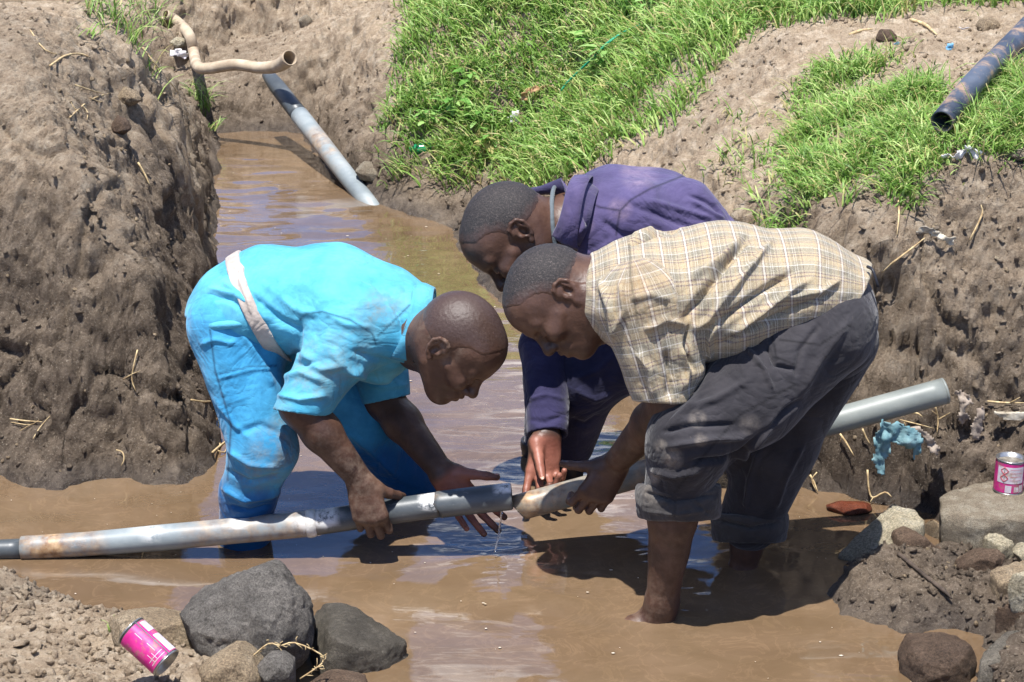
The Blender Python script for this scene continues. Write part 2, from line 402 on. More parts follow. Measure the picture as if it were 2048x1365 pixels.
def mat_cloth(name, c_lo, c_hi, dirt=(150, 120, 90), rough=.85, weave=420, wet=None, sheen=.15):
    m = Mat(name, rough, .2); n = m.noise(9, 6, .6); d = m.attr('dirt'); s = m.attr('seam')
    col = m.ramp(n, [(.3, c_lo), (.7, c_hi)])
    dn = m.math('MULTIPLY', d, m.ramp(m.noise(24, 8, .72), [(.36, (0, 0, 0)), (.66, (1, 1, 1))]))
    col = m.mix(dn, col, lin(*dirt))
    bl = m.ramp(m.noise(3.2, 5, .6), [(.42, (0, 0, 0)), (.62, (1, 1, 1))]); col = m.mix(m.math('MULTIPLY', bl, .5), col, tuple(min(1, q*1.25+.02) for q in c_hi[:3])); mo = m.ramp(m.noise(11, 8, .72), [(.46, (0, 0, 0)), (.6, (1, 1, 1))]); col = m.mix(m.math('MULTIPLY', mo, .28), col, (c_lo[0]*.55, c_lo[1]*.6, c_lo[2]*.62, 1))
    fl = m.ramp(m.noise(70, 5, .75), [(.66, (0, 0, 0)), (.74, (1, 1, 1))]); col = m.mix(m.math('MULTIPLY', fl, .22), col, lin(*dirt))
    col = m.mix(m.math('MULTIPLY', s, .8), col, (c_lo[0]*.12, c_lo[1]*.12, c_lo[2]*.16, 1))
    cz = m.ramp(m.math('ABSOLUTE', m.math('SUBTRACT', m.noise(6.5, 3, .55, dist=.9), .5)), [(0, (0, 0, 0)), (.10, (.6, .6, .6)), (.28, (1, 1, 1))]); cz2 = m.ramp(m.math('ABSOLUTE', m.math('SUBTRACT', m.noise(15, 3, .5, dist=.8, stretch=(1, 1, 1.6)), .5)), [(0, (0, 0, 0)), (.10, (.6, .6, .6)), (.25, (1, 1, 1))])
    b = m.bump(cz, .42, .010); b = m.bump(cz2, .22, .004, b); b = m.bump(m.noise(28, 5, .6), .3, .006, b); b = m.bump(m.noise(weave, 2, .5), .3, .0012, b)
    if wet is not None:
        wv = m.attr('wet'); col = m.mix(wv, col, wet); m.set(Roughness=m.math('SUBTRACT', rough, m.math('MULTIPLY', wv, .35)))
    return m.set(Base_Color=col, Normal=b, Sheen_Weight=sheen, Sheen_Roughness=.5)
def mat_plaid():
    m = Mat('plaid_cotton', .85, .2); uv = m.attr('uvw', True); sep = m.n('SeparateXYZ'); m.l(uv, sep.inputs[0])
    per = .052
    def axis(o, stops):
        f = m.math('FRACT', m.math('DIVIDE', o, per)); return m.ramp(f, stops, 'CONSTANT')
    K = lin(148, 136, 112); D = lin(108, 100, 84); Wt = lin(196, 190, 180); M = lin(82, 52, 58); Y = lin(160, 138, 102)
    u = axis(sep.outputs[0], [(0, K), (.08, M), (.12, Wt), (.20, M), (.24, K), (.34, D), (.44, Wt), (.46, D), (.53, Wt), (.55, D), (.68, K), (.76, M), (.79, K), (.93, Y)])
    v = axis(sep.outputs[1], [(0, Y), (.10, M), (.16, Y), (.25, M), (.31, K), (.38, D), (.62, Wt), (.66, K), (.80, M), (.82, Y), (.92, Y)])
    col = m.mix(.5, u, v); fine = m.noise(500, 2); col = m.mix(.18, col, m.ramp(fine, [(.4, lin(110, 106, 90)), (.6, lin(220, 214, 196))]))
    d = m.attr('dirt'); dn = m.math('MULTIPLY', d, m.ramp(m.noise(20, 8, .7), [(.34, (0, 0, 0)), (.66, (1, 1, 1))]))
    col = m.mix(m.math('MULTIPLY', dn, .85), col, lin(132, 106, 74)); s = m.attr('seam'); col = m.mix(m.math('MULTIPLY', s, .75), col, lin(66, 60, 50))
    cz = m.ramp(m.math('ABSOLUTE', m.math('SUBTRACT', m.noise(6.5, 3, .55, dist=.9), .5)), [(0, (0, 0, 0)), (.10, (.6, .6, .6)), (.28, (1, 1, 1))])
    b = m.bump(cz, .40, .010); b = m.bump(m.noise(30, 5, .6), .3, .006, b); b = m.bump(m.noise(480, 2), .2, .001, b)
    return m.set(Base_Color=col, Normal=b, Sheen_Weight=.1)
def mat_pvc(name, cols, rust_or_shade=0., rough=.42, grime=None):
    m = Mat(name, rough, .45); n = m.noise(5, 7, .65, stretch=(.6, 1, 1)); col = m.ramp(n, [(.32, cols[0]), (.5, cols[1]), (.68, cols[2])])
    if rust_or_shade:
        rn = m.math('MULTIPLY', m.attr('rust_or_shade'), m.ramp(m.noise(16, 7, .7), [(.36, (0, 0, 0)), (.6, (1, 1, 1))]))
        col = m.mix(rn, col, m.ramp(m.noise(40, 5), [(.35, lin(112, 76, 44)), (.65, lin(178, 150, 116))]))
        pn = m.math('MULTIPLY', m.attr('paint'), m.ramp(m.noise(45, 6, .7), [(.38, (0, 0, 0)), (.5, (1, 1, 1))]))
        col = m.mix(pn, col, lin(214, 212, 208))
    if grime:
        gm = m.ramp(m.noise(13, 8, .75), [(.50, (0, 0, 0)), (.62, (1, 1, 1))]); col = m.mix(m.math('MULTIPLY', gm, .9), col, grime)
    sc = m.ramp(m.noise(60, 5, .8, stretch=(.25, 1, 1)), [(.62, (0, 0, 0)), (.7, (1, 1, 1))]); col = m.mix(m.math('MULTIPLY', sc, .25), col, lin(205, 205, 202))
    return m.set(Base_Color=col, Roughness=m.math('ADD', rough-.1, m.math('MULTIPLY', n, .3)), Normal=m.bump(m.noise(70, 6, .7), .15, .002))
def mat_rock(name, a, b, c, scale=14, wet=False, rough=.85):
    m = Mat(name, rough, .35); n = m.noise(scale, 9, .7); f = m.noise(scale*9, 5, .75)
    col = m.ramp(n, [(.28, a), (.5, b), (.72, c)]); col = m.mix(m.math('MULTIPLY', m.ramp(f, [(.55, (0, 0, 0)), (.7, (1, 1, 1))]), .4), col, c)
    wt = m.attr('shore'); col = m.mix(m.math('MULTIPLY', wt, .5), col, (a[0]*.5, a[1]*.5, a[2]*.5, 1))
    rg = m.math('SUBTRACT', rough, m.math('MULTIPLY', wt, .5)) if not wet else .38
    vv = m.n('TexVoronoi', Scale=scale*1.6, feature='DISTANCE_TO_EDGE'); m.l(m.co(), vv.inputs['Vector']); pit = m.ramp(m.noise(scale*6, 4, .7), [(.34, (0, 0, 0)), (.46, (1, 1, 1))])
    col = m.mix(m.math('MULTIPLY', m.math('SUBTRACT', 1., pit), .5), col, (a[0]*.4, a[1]*.4, a[2]*.4, 1))
    sp = m.ramp(m.noise(scale*22, 4, .8), [(.4, (.55, .55, .55)), (.6, (1.25, 1.25, 1.25))]); col = m.mix(1., col, sp, 'MULTIPLY')
    bb = m.bump(m.noise(scale*2.2, 10, .75), .9, .03); bb = m.bump(pit, .5, .006, bb); bb = m.bump(m.noise(scale*9, 8, .85), 1., .014, bb)
    return m.set(Base_Color=col, Roughness=rg, Normal=bb)
MT = {}
MT['soil'] = mat_soil(); MT['water'] = mat_water()
MT['grass'] = mat_grass('grass_blades', lin(72, 108, 38), lin(126, 162, 72), lin(188, 206, 128))
MT['leaf'] = mat_grass('broad_leaves', lin(66, 112, 42), lin(112, 160, 72), lin(160, 190, 112))
MT['skin'] = mat_skin(); MT['hair'] = mat_hair()
MT['dark_rock'] = mat_rock('basalt', lin(96, 91, 85), lin(128, 122, 114), lin(162, 154, 144), 12)
MT['wet_rock'] = mat_rock('wet_basalt', lin(96, 90, 80), lin(128, 120, 107), lin(162, 152, 136), 16, True)
MT['tan_rock'] = mat_rock('tan_stone', lin(146, 124, 98), lin(180, 158, 128), lin(208, 190, 162), 10)
MT['brown_rock'] = mat_rock('brown_stone', lin(88, 70, 56), lin(120, 98, 80), lin(152, 130, 108), 12)
MT['pale_rock'] = mat_rock('pale_stone', lin(168, 152, 122), lin(205, 192, 162), lin(228, 220, 200), 9)
MT['concrete'] = mat_rock('old_concrete', lin(140, 124, 104), lin(172, 158, 136), lin(200, 190, 170), 22)
MT['red_rock'] = mat_rock('red_brick_lump', lin(132, 66, 42), lin(166, 88, 58), lin(190, 120, 88), 30, True)
MT['clod'] = mat_rock('soil_clod', lin(82, 66, 54), lin(112, 92, 75), lin(146, 125, 104), 25)

# ---------------------------------------------------------------- terrain: shoreline, heights
shore_px = [(-900, 930), (-300, 938), (0, 950), (60, 975), (140, 985), (190, 972), (250, 962), (320, 976), (380, 968), (425, 930), (436, 880),
            (438, 700), (436, 560), (432, 440), (428, 340), (426, 268), (480, 262), (600, 266), (625, 300), (660, 345), (705, 385), (760, 408), (830, 432), (880, 452), (905, 480), (960, 560), (1040, 640), (1130, 705),
            (1210, 748), (1270, 790), (1340, 835), (1450, 890), (1560, 962), (1640, 985), (1720, 1003), (1800, 1012), (1880, 1030), (1900, 1080), (1860, 1105),
            (1760, 1125), (1700, 1148), (1668, 1190), (1690, 1232), (1745, 1245), (1810, 1268), (1880, 1262), (1950, 1275), (1975, 1310), (1940, 1400), (1900, 1560), (1800, 1660), (1500, 1700), (900, 1690), (640, 1600), (600, 1430),
            (560, 1345), (470, 1330), (415, 1285), (340, 1240), (220, 1235), (150, 1205), (60, 1165), (0, 1143), (-250, 1110), (-900, 1090)]
SH = np.array([PZ(x, y)[:2] for x, y in shore_px])
def poly_sd(P, poly):
    """signed distance, negative inside"""
    d = np.full(len(P), 1e9); ins = np.zeros(len(P), bool); n = len(poly)
    for i in range(n):
        a, b = poly[i], poly[(i+1) % n]; ba = b-a; t = np.clip((P-a)@ba/(ba@ba), 0, 1); q = P-a-t[:, None]*ba
        d = np.minimum(d, q[:, 0]**2+q[:, 1]**2)
        c = ((a[1] > P[:, 1]) != (b[1] > P[:, 1])) & (P[:, 0] < (b[0]-a[0])*(P[:, 1]-a[1])/(b[1]-a[1]+1e-15)+a[0]); ins ^= c
    return np.where(ins, -1, 1)*np.sqrt(d)
# (pixel x, y, height, width of the bank face)
ctl = [(100, 150, .93, .50), (300, 140, .92, .45), (-300, 150, .95, .5), (100, 20, 1.0, .5), (430, 300, .76, .20), (400, 180, .82, .2), (330, 70, .88, .2), (250, 10, .95, .3),
       (430, 640, .52, .3), (0, 500, .62, .5),
       (420, 200, .16, .16), (560, 190, .16, .16), (480, 80, .26, .2), (620, 30, .5, .35), (500, -60, .36, .3),
       (680, 180, .50, .4), (760, 60, .62, .45), (850, 300, .3, .6), (900, 120, .55, .9), (1000, 30, .68, 1.0), (1000, 330, .26, .45), (1200, 120, .66, .9), (1200, 330, .42, .6), (1300, -60, .85, 1.),
       (1400, 200, .66, .6), (1450, 430, .48, .4), (1560, 300, .66, .3), (1600, 60, .86, .4), (1560, 440, .62, .22), (1700, 480, .66, .16), (1700, 250, .78, .2), (1850, 345, .78, .16), (2045, 335, .80, .18), (2300, 330, .82, .2), (1880, 240, .82, .2), (1950, 80, .9, .2),
       (2000, 1030, .05, .1), (1940, 1015, .04, .1), (2200, 1040, .06, .1), (1800, 1180, .055, .09), (1950, 1180, .07, .1), (2100, 1200, .1, .1), (2100, 1330, .13, .12), (2300, 1260, .2, .15), (1900, 1500, .2, .3),
       (100, 1300, .10, .25), (0, 1190, .04, .2), (-150, 1180, .05, .25), (300, 1330, .08, .16), (0, 1365, .20, .25), (450, 1400, .10, .2), (200, 1500, .4, .3)]
CX = np.array([[*PZ(x, y, z)[:2]] for x, y, z, _ in ctl]+[[-3, 1.5], [0, 1.6], [3, 1.5], [-6, 4], [6, 4], [-6, 9], [7, 9], [0, 13], [-5, 13], [5, 13]])
CH = np.array([c[2] for c in ctl]+[.7, .6, .6, .8, .9, .7, 1.1, .6, .6, .9]); CW = np.array([c[3] for c in ctl]+[.4]*10)
def rbf_fit(X, y):
    A = np.linalg.norm(X[:, None]-X[None], axis=2); n = len(X); K = np.zeros((n+1, n+1)); K[:n, :n] = A; K[:n, n] = K[n, :n] = 1
    return np.linalg.solve(K-1e-3*np.diag([1.]*n+[0]), np.append(y, 0))
def rbf_eval(c, X, P):
    out = np.full(len(P), c[-1])
    for i in range(len(X)): out += c[i]*np.hypot(P[:, 0]-X[i, 0], P[:, 1]-X[i, 1])
    return out
cH, cW = rbf_fit(CX, CH), rbf_fit(CX, CW)
def height(P):
    P = np.asarray(P, float); wob = np.stack([fbm(np.c_[P, P[:, 0]*0], 2.1, 3), fbm(np.c_[P, P[:, 0]*0+9], 2.1, 3)], 1)
    fine = np.stack([fbm(np.c_[P, P[:, 0]*0], 13, 2), fbm(np.c_[P, P[:, 0]*0+9], 13, 2)], 1)
    sd = poly_sd(P+wob*.05+fine*.02, SH); H = np.clip(rbf_eval(cH, CX, P), .03, 2); W = np.clip(rbf_eval(cW, CX, P), .07, 1.2)
    bk = np.clip((P[:, 1]-9.25+wob[:, 0]*.5)/.42, 0, 1)*np.clip((-.25-P[:, 0])/.3, 0, 1); H = np.maximum(H, np.minimum(H+.34, .50)*bk*bk*(3-2*bk))
    t = np.clip(sd/W, 0, 1); prof = t*(2-t)*.55+.45*t*t*(3-2*t)
    far = np.clip((np.hypot(P[:, 0], P[:, 1]-5)-8)/30, 0, 1)
    z = np.where(sd > 0, H*prof, np.maximum(sd*1.2, -.35)) + far*.6
    return z, sd
# right-hand wall meets the low stony shelf along this line, not along the water
wall_px = [(1640, 985), (1800, 1012), (1890, 985), (2100, 975), (2500, 960)]
def axis(lo, hi, fine_lo, fine_hi, h, grow=1.22):
    a = list(np.arange(fine_lo, fine_hi, h)); s = h; x = a[-1]
    while x < hi: s *= grow; x += s; a.append(x)
    s = h; x = a[0]
    while x > lo: s *= grow; x -= s; a.insert(0, x)
    return np.array(a)
gx = axis(-60, 60, -1.75, 1.72, .0066); 
gy = np.concatenate([axis(-25, 3.4, 3.35, 3.4, .01)[:-1], np.arange(3.4, 5.9, .0062), np.arange(5.9, 10.3, .0125)]); gy = np.concatenate([gy[gy < 10.3], axis(10.3, 70, 10.3, 10.32, .014)]); gy = np.unique(gy); gy = gy[np.insert(np.diff(gy) > .003, 0, True)]
GX, GY = np.meshgrid(gx, gy, indexing='ij'); P2 = np.c_[GX.ravel(), GY.ravel()]
Z, SD = height(P2); V = np.c_[P2, Z]; nx, ny = len(gx), len(gy)
ii = np.arange(nx*ny).reshape(nx, ny); TF = np.stack([ii[:-1, :-1], ii[1:, :-1], ii[1:, 1:], ii[:-1, 1:]], -1).reshape(-1, 4)
N = normals(V, TF); steep = 1-np.clip(N[:, 2], 0, 1)
near = np.exp(-np.clip(np.abs(V[:, 1]-6.2)-4, 0, None)*.5)*np.exp(-np.clip(np.abs(V[:, 0])-2.2, 0, None)*1.)
msk = np.clip(fbm(V, 3.1, 3)*1.6+.45, 0, 1); f1, r1 = worley(V+fbm(V, 30, 2)[:, None]*.012, 17); f2, r2 = worley(V+.3+fbm(V, 50, 2)[:, None]*.006, 38, 9)
cr_ = np.minimum(.34, np.clip(.62-f1, 0, 1))*(r1**1.5)*.060*msk + np.minimum(.32, np.clip(.6-f2, 0, 1))*(r2**1.2)*.034*(.35+.65*msk)
lump = fbm(V, 4, 4, .55)*.070 + fbm(V, 9, 5, .66, ridge=True)*np.where((V[:, 0] < -.5) & (V[:, 1] < 6.6), .016, .032) + fbm(V, 34, 3, .65)*.009 + cr_*.45*np.clip(fbm(V+11, 1.7, 3)*2.5+.4, 0, 1.4) + fbm(V, 75, 3, .65)*.012 + fbm(V, 150, 1)*.004 + np.clip(fbm(V*[1, 1, .22], 7, 4, .6, off=31, ridge=True), -.2, .5)*.026*np.clip(steep*2.2-.5, 0, 1) - np.clip(.05-np.abs(fbm(V, 2.6, 3, off=77)), 0, 1)*.55*(.3+steep)
scale_ = np.clip(SD/.15+.35, .12, 1)*(.65+.7*steep)*near
V = V+N*(lump*scale_)[:, None]
# wet, freshly cut earth: low down and on the left cut face; dry on the tops; undercut shade painted in low on the right
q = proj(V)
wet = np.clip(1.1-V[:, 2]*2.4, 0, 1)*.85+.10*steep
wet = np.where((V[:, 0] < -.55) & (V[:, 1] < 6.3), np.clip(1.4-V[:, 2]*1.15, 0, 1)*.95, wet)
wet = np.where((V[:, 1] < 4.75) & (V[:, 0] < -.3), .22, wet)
wet = np.where((V[:, 0] > .5) & (V[:, 1] < 5.4), np.clip(1.25-V[:, 2]*1.15, 0, 1)*.95, wet)  # right wall darker low down: damp earth, plus the undercut's shade painted in
shore = np.clip(1.15-V[:, 2]/.055, 0, 1)*(fbm(V, 6, 2)*.9+.8)
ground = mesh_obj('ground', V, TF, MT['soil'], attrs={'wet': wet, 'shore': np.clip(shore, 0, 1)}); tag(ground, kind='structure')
tri = V[TF]; BV = BVHTree.FromPolygons([tuple(v) for v in V], TF.tolist())
GV, GN, GSD = V, normals(V, TF), SD
def hit(px, py):
    d = Vector(ray(px, py)).normalized(); l, n, i, t = BV.ray_cast(Vector((0, 0, CAM_H)), d); 
    if l is None or l.z < 0:
        p = PZ(px, py); return np.array(p), np.array([0, 0, 1.])
    return np.array(l), np.array(n if n.z > 0 else n)
def down(x, y):
    l, n, i, t = BV.ray_cast(Vector((x, y, 5)), Vector((0, 0, -1))); return (np.array(l), np.array(n)) if l is not None else (np.array([x, y, 0.]), np.array([0, 0, 1.]))

# ---------------------------------------------------------------- water sheet with real swell
def axis2(a, b, h): return np.arange(a, b, h)
wx = axis2(-4.5, 2.4, .02); wy = np.concatenate([np.arange(2.8, 5.6, .014), np.arange(5.6, 9.3, .022)])
WX, WY = np.meshgrid(wx, wy, indexing='ij'); Vw = np.c_[WX.ravel(), WY.ravel(), WX.ravel()*0]
imp = PZ(992, 1108)
rr = np.hypot(Vw[:, 0]-imp[0], Vw[:, 1]-imp[1])
far = np.clip((Vw[:, 1]-5.0)/1.2, 0, 1)
calm = .0032*fbm(Vw*[1, 1.8, 1], 2.0, 2)+ (.0014+.0020*far)*fbm(Vw*[1, 2.5, 1], 4.6, 2, .45)+(.00018+.0004*far)*fbm(Vw*[1, 1.7, 1], 17, 2, .5)
rings = .0034*np.exp(-rr/.10)*np.sin(rr*2*math.pi/.021)*(1-np.exp(-rr/.02))
rough_ = .0026*np.exp(-(rr/.10)**2)*fbm(Vw, 45, 2)
others = 0
for (px, py) in ((1300, 1235), (1490, 1140), (465, 1095), (830, 985)):
    c = PZ(px, py); r2 = np.hypot(Vw[:, 0]-c[0], Vw[:, 1]-c[1]); others = others+.0015*np.exp(-r2/.14)*np.sin(r2*2*math.pi/.038)
Vw[:, 2] = calm+rings+rough_+others
a, b = len(wx), len(wy); ii = np.arange(a*b).reshape(a, b); WF = np.stack([ii[:-1, :-1], ii[1:, :-1], ii[1:, 1:], ii[:-1, 1:]], -1).reshape(-1, 4)
water = mesh_obj('water', Vw, WF, MT['water'], attrs={'chop': far*.8+.2, 'rings': rr*0}); tag(water, kind='structure')
# ---------------------------------------------------------------- people
class Grp:
    def __init__(s, prims, k=.02, op='+', tagv=0): s.p = prims; s.k = k; s.op = op; s.tag = tagv
    def d(s, P):
        d = np.full(len(P), 1e3)
        for p in s.p: d = comb(d, p.d(P), p.k, p.op)
        return d
UC = np.array([0, sp, cp]); TC = np.array([0, -cp, sp]); XC = np.array([1., 0, 0])   # picture up, towards the photographer, picture right
def J(px, py, Y): return PY(px, py, Y)
def sleeve(a, b, ra, rb, k=.02, wall=.005, deep=.05, cut=None, flat=None, n=None):
    """cloth tube that ends cleanly at b, hollow at its mouth"""
    a = np.array(a); b = np.array(b); ax = unit(b-a); n = ax if n is None else unit(n)
    return Grp([Cone(a, b+ax*.03, ra, rb, 0, flat=flat), Half(b, n, .003), Cone(b-ax*deep, b+ax*.06, rb-wall, rb-wall, .003, '-', flat=flat)], k)
def head_frame(fpx, roll, side, turn=0.):
    """fpx: picture direction the face looks; side +1 faces right, -1 left; roll tips the crown towards the photographer"""
    f = unit(np.array(fpx, float)); F3 = f[0]*XC-f[1]*UC
    u = np.array([f[1], -f[0]])*side; U3 = u[0]*XC-u[1]*UC
    if side < 0: u = np.array([-f[1], f[0]]) if (-f[1]) < 0 else np.array([f[1], -f[0]]); U3 = u[0]*XC-u[1]*UC
    F3 = unit(F3*math.cos(turn)+TC*math.sin(turn)); U3 = unit(U3-F3*np.dot(U3, F3)); T3 = unit(np.cross(F3, U3)); T3 = T3*np.sign(np.dot(T3, TC))
    U3b = U3*math.cos(roll)+T3*math.sin(roll); L3 = np.cross(U3b, F3)   # L3 = the person's left
    return F3, L3, U3b
def head_prims(c, fr, s=1., jaw=1.):
    F3, L3, U3 = fr; c = np.array(c); Rm = np.array([F3, L3, U3])
    def p(x, y, z): return c+s*(x*F3+y*L3+z*U3)
    A = [Ell(p(-.012, 0, .030), np.array([.093, .077, .088])*s, Rm, .0),
         Ell(p(-.035, 0, .012), np.array([.073, .072, .078])*s, Rm, .03),
         Ell(p(.040, 0, .040), np.array([.056, .062, .060])*s, Rm, .03),
         Ell(p(.040, 0, -.030), np.array([.052, .056, .080])*s, Rm, .03),
         Cone(p(.080, 0, -.098), p(.072, 0, -.092), .020*s, .026*s, .03)]
    for y in (-1, 1):
        A += [Cone(p(-.004, .050*y, -.052), p(.066, .020*y, -.096), .022*s, .020*s, .030),
              Cone(p(.086, .010*y, .022), p(.072, .046*y, .024), .0105*s, .011*s, .014),
              Ell(p(.070, .042*y, -.022), np.array([.020, .020, .017])*s, Rm, .022),
              Cone(p(.035, .060*y, -.012), p(.068, .048*y, -.018), .010*s, .012*s, .02),
              Ell(p(.096, .032*y, .001), np.array([.012, .017, .012])*s, Rm, .012, '-'),
              Ell(p(.077, .032*y, -.001), np.array([.014, .016, .0125])*s, Rm, .004),
              Cone(p(.0905, .022*y, -.0035), p(.0885, .044*y, -.0045), .0022*s, .0022*s, .003)]
    A += [Cone(p(.086, 0, .012), p(.110, 0, -.028), .0075*s, .011*s, .012),
          Ell(p(.109, 0, -.031), np.array([.013, .013, .011])*s, Rm, .008)]
    for y in (-1, 1):
        A += [Ell(p(.100, .0145*y, -.035), np.array([.011, .009, .0085])*s, Rm, .006),
              Ell(p(.105, .0085*y, -.043), np.array([.005, .004, .004])*s, Rm, .002, '-')]
    A += [Ell(p(.086, 0, -.062), np.array([.020, .030, .022])*s, Rm, .014)]
    for y in (-1, 1):
        A += [Cone(p(.103, .0, -.058), p(.090, .026*y, -.0635), .0068*s, .0035*s, .004),
              Cone(p(.100, .0, -.0735), p(.088, .023*y, -.0675), .0078*s, .0035*s, .004)]
    A += [Cone(p(.1085, -.02, -.0655), p(.1085, .02, -.0655), .0020*s, .0020*s, .003, '-')]
    # ears
    for y in (-1, 1):
        e = lambda x, z, o=0.: p(-.010+x*.98-o*.25, (.0745+o)*y, -.006+z)
        A += [Cone(e(.006, .012, -.004), e(.002, -.014, -.004), .011*s, .008*s, .006)]
        rim = [(.013, .012), (.009, .026), (-.004, .031), (-.017, .025), (-.022, .010), (-.018, -.008), (-.008, -.020), (.004, -.028)]
        oo = [.004, .008, .012, .015, .016, .013, .009, .006]
        for i in range(len(rim)-1):
            A.append(Cone(e(*rim[i], oo[i]), e(*rim[i+1], oo[i+1]), .0042*s, (.0042 if i < 5 else .0068)*s, .003))
        A += [Ell(e(-.007, .004, .007), np.array([.017, .0045, .025])*s, Rm, .004),
              Ell(e(-.003, -.003, .012), np.array([.0085, .0085, .013])*s, Rm, .004, '-'),
              Cone(e(-.012, .018, .013), e(-.014, -.004, .013), .0032*s, .0032*s, .003),
              Ell(e(.009, -.004, .007), np.array([.005, .005, .007])*s, Rm, .003)]
    return A, p, Rm
def hand_prims(w, d, n, thumb_side, curls, s=1., spread=.06, thumb=None, tcurl=(0, 0), k=.008):
    """w wrist, d finger direction, n palm normal; thumb_side +-1 picks lateral axis; curls: 4 fingers x 3 bends (rad)"""
    w = np.array(w); d = unit(d); n = unit(np.array(n)-d*np.dot(n, d)); l = np.cross(d, n)*thumb_side
    A = []
    kn = [(.088, .030), (.092, .010), (.087, -.010), (.078, -.028)]; ln = [(.044, .026, .022), (.048, .030, .024), (.044, .028, .023), (.034, .020, .019)]
    rr = [(.0098, .0086, .0078), (.0100, .0088, .0078), (.0094, .0083, .0074), (.0084, .0074, .0066)]
    for i, ((kd, kl), L_, r3) in enumerate(zip(kn, ln, rr)):
        K = w+s*(kd*d+kl*l-.004*n); A.append(Cone(w+s*(.012*d+kl*.55*l), K, .0150*s, .0120*s, .022 if i else .01))
        sa = spread*(1.5-i); dd = unit(d*math.cos(sa)+l*math.sin(sa)); q = K; ang = 0
        for j in range(3):
            ang += curls[i][j]; v = dd*math.cos(ang)+n*math.sin(ang); q2 = q+s*L_[j]*v
            A.append(Cone(q, q2, (r3[j]+.0008)*s, (r3[min(j+1, 2)]+.0003)*s, .004 if j == 0 else .003)); q = q2
    b = w+s*(.026*d+.026*l+.006*n); t = unit(thumb if thumb is not None else d*.6+l*.75+n*.25)
    q1 = b+s*.038*t; t2 = unit(t*math.cos(tcurl[0])+unit(n)*math.sin(tcurl[0])); q2 = q1+s*.032*t2; t3 = unit(t2*math.cos(tcurl[1])+unit(n)*math.sin(tcurl[1])); q3 = q2+s*.024*t3
    A += [Cone(w+s*(.018*d+.014*l), b, .017*s, .017*s, .012), Cone(b, q1, .0165*s, .0120*s, .012), Cone(q1, q2, .0118*s, .0102*s, .005), Cone(q2, q3, .0102*s, .0082*s, .004)]
    A.append(Ell(w+s*(.045*d), np.array([.045, .036, .0145])*s, np.array([d, l, n]), .012))
    global TIP; TIP = (q3, t3)
    return A, (w, d, n, l)
def bbox(prims, pad=.03):
    pts = []
    def add(ps):
        for p in ps:
            if p.op != '+': continue
            if isinstance(p, Cone):
                f = 1. if p.M is None else 1.8
                for c, r in ((p.a, p.ra*f), (p.b, p.rb*f)): pts.extend([c-r, c+r])
            elif isinstance(p, Ell): pts.extend([p.c-p.r.max(), p.c+p.r.max()])
            elif isinstance(p, Grp): add(p.p)
    add(prims); pts = np.array(pts); return pts.min(0)-pad, pts.max(0)+pad
def gdist(prims, V):
    d = np.full(len(V), 1e3)
    for p in prims:
        if p.op == '+': d = np.minimum(d, p.d(V))
    return d
def biggest(V, Fc):
    lab = np.arange(len(V)); e = np.vstack([Fc[:, [0, 1]], Fc[:, [1, 2]], Fc[:, [2, 3]], Fc[:, [3, 0]]])
    while True:
        new = lab.copy(); m = np.minimum(lab[e[:, 0]], lab[e[:, 1]]); np.minimum.at(new, e[:, 0], m); np.minimum.at(new, e[:, 1], m); new = new[new]; new = new[new]
        if (new == lab).all(): break
        lab = new
    k = np.bincount(lab).argmax(); keep = lab == k; mp_ = np.cumsum(keep)-1; return V[keep], mp_[Fc[keep[Fc].all(1)]]
def make_body(root, prims, h, heads=None, palms=(), dirt=()):
    V, Fc = mesh_sdf(prims, h, *bbox(prims)); V, Fc = biggest(V, Fc); V = relax(V, Fc, 1, .35)
    N = normals(V, Fc); palm = np.zeros(len(V))
    for (w, d, n, l) in palms:
        r = np.linalg.norm(V-(w+.09*d), axis=1); palm = np.maximum(palm, np.clip((N@n-.05)*2.5, 0, 1)*np.clip((.11-r)/.03, 0, 1)*np.clip(((V-w)@d+.0)/.02, 0, 1))
    V = V+N*(fbm(V, 60, 2)*.0006)[:, None]
    return mesh_obj('body', V, Fc, MT['skin'], root, attrs={'dirt': blobs(V, dirt), 'palm': palm})
def make_hair(root, c, p, Rm, s, strength=1.):
    """cropped hair: a thin cap over the skull, above the hairline"""
    A = [Grp([Ell(p(-.012, 0, .030), np.array([.0942, .0781, .0892])*s, Rm, 0), Ell(p(-.035, 0, .012), np.array([.0742, .0732, .0792])*s, Rm, .03), Ell(p(.040, 0, .040), np.array([.0570, .0630, .0610])*s, Rm, .03)], 0)]
    F3, L3, U3 = Rm
    A += [Half(p(.058, 0, .066), unit(F3*1.0-U3*.55), .003), Half(p(.02, 0, .000), unit(F3*.25-U3), .006), Half(p(-.06, 0, -.040), unit(-U3), .004),
          Grp([Ell(p(.060, 0, .020), np.array([.050, .2, .045])*s, Rm, 0)], .004, '-')]
    lo, hi = bbox(A); V, Fc = mesh_sdf(A, .003, lo, hi)
    N = normals(V, Fc); V = V+N*(fbm(V, 170, 2, .7)*.0009)[:, None]
    e = np.full(len(V), 9.)
    for q in A[1:4]: e = np.minimum(e, -q.d(V))
    e = np.minimum(e, A[4].d(V)); fade = np.clip((e+fbm(V, 70, 3)*.014-.002)/.034, 0, 1); V = V-normals(V, Fc)*((1-np.clip(e/.012, 0, 1))*.0036)[:, None]; fade = fade*strength
    return mesh_obj('hair', V, Fc, MT['hair'], root, attrs={'fade': fade})
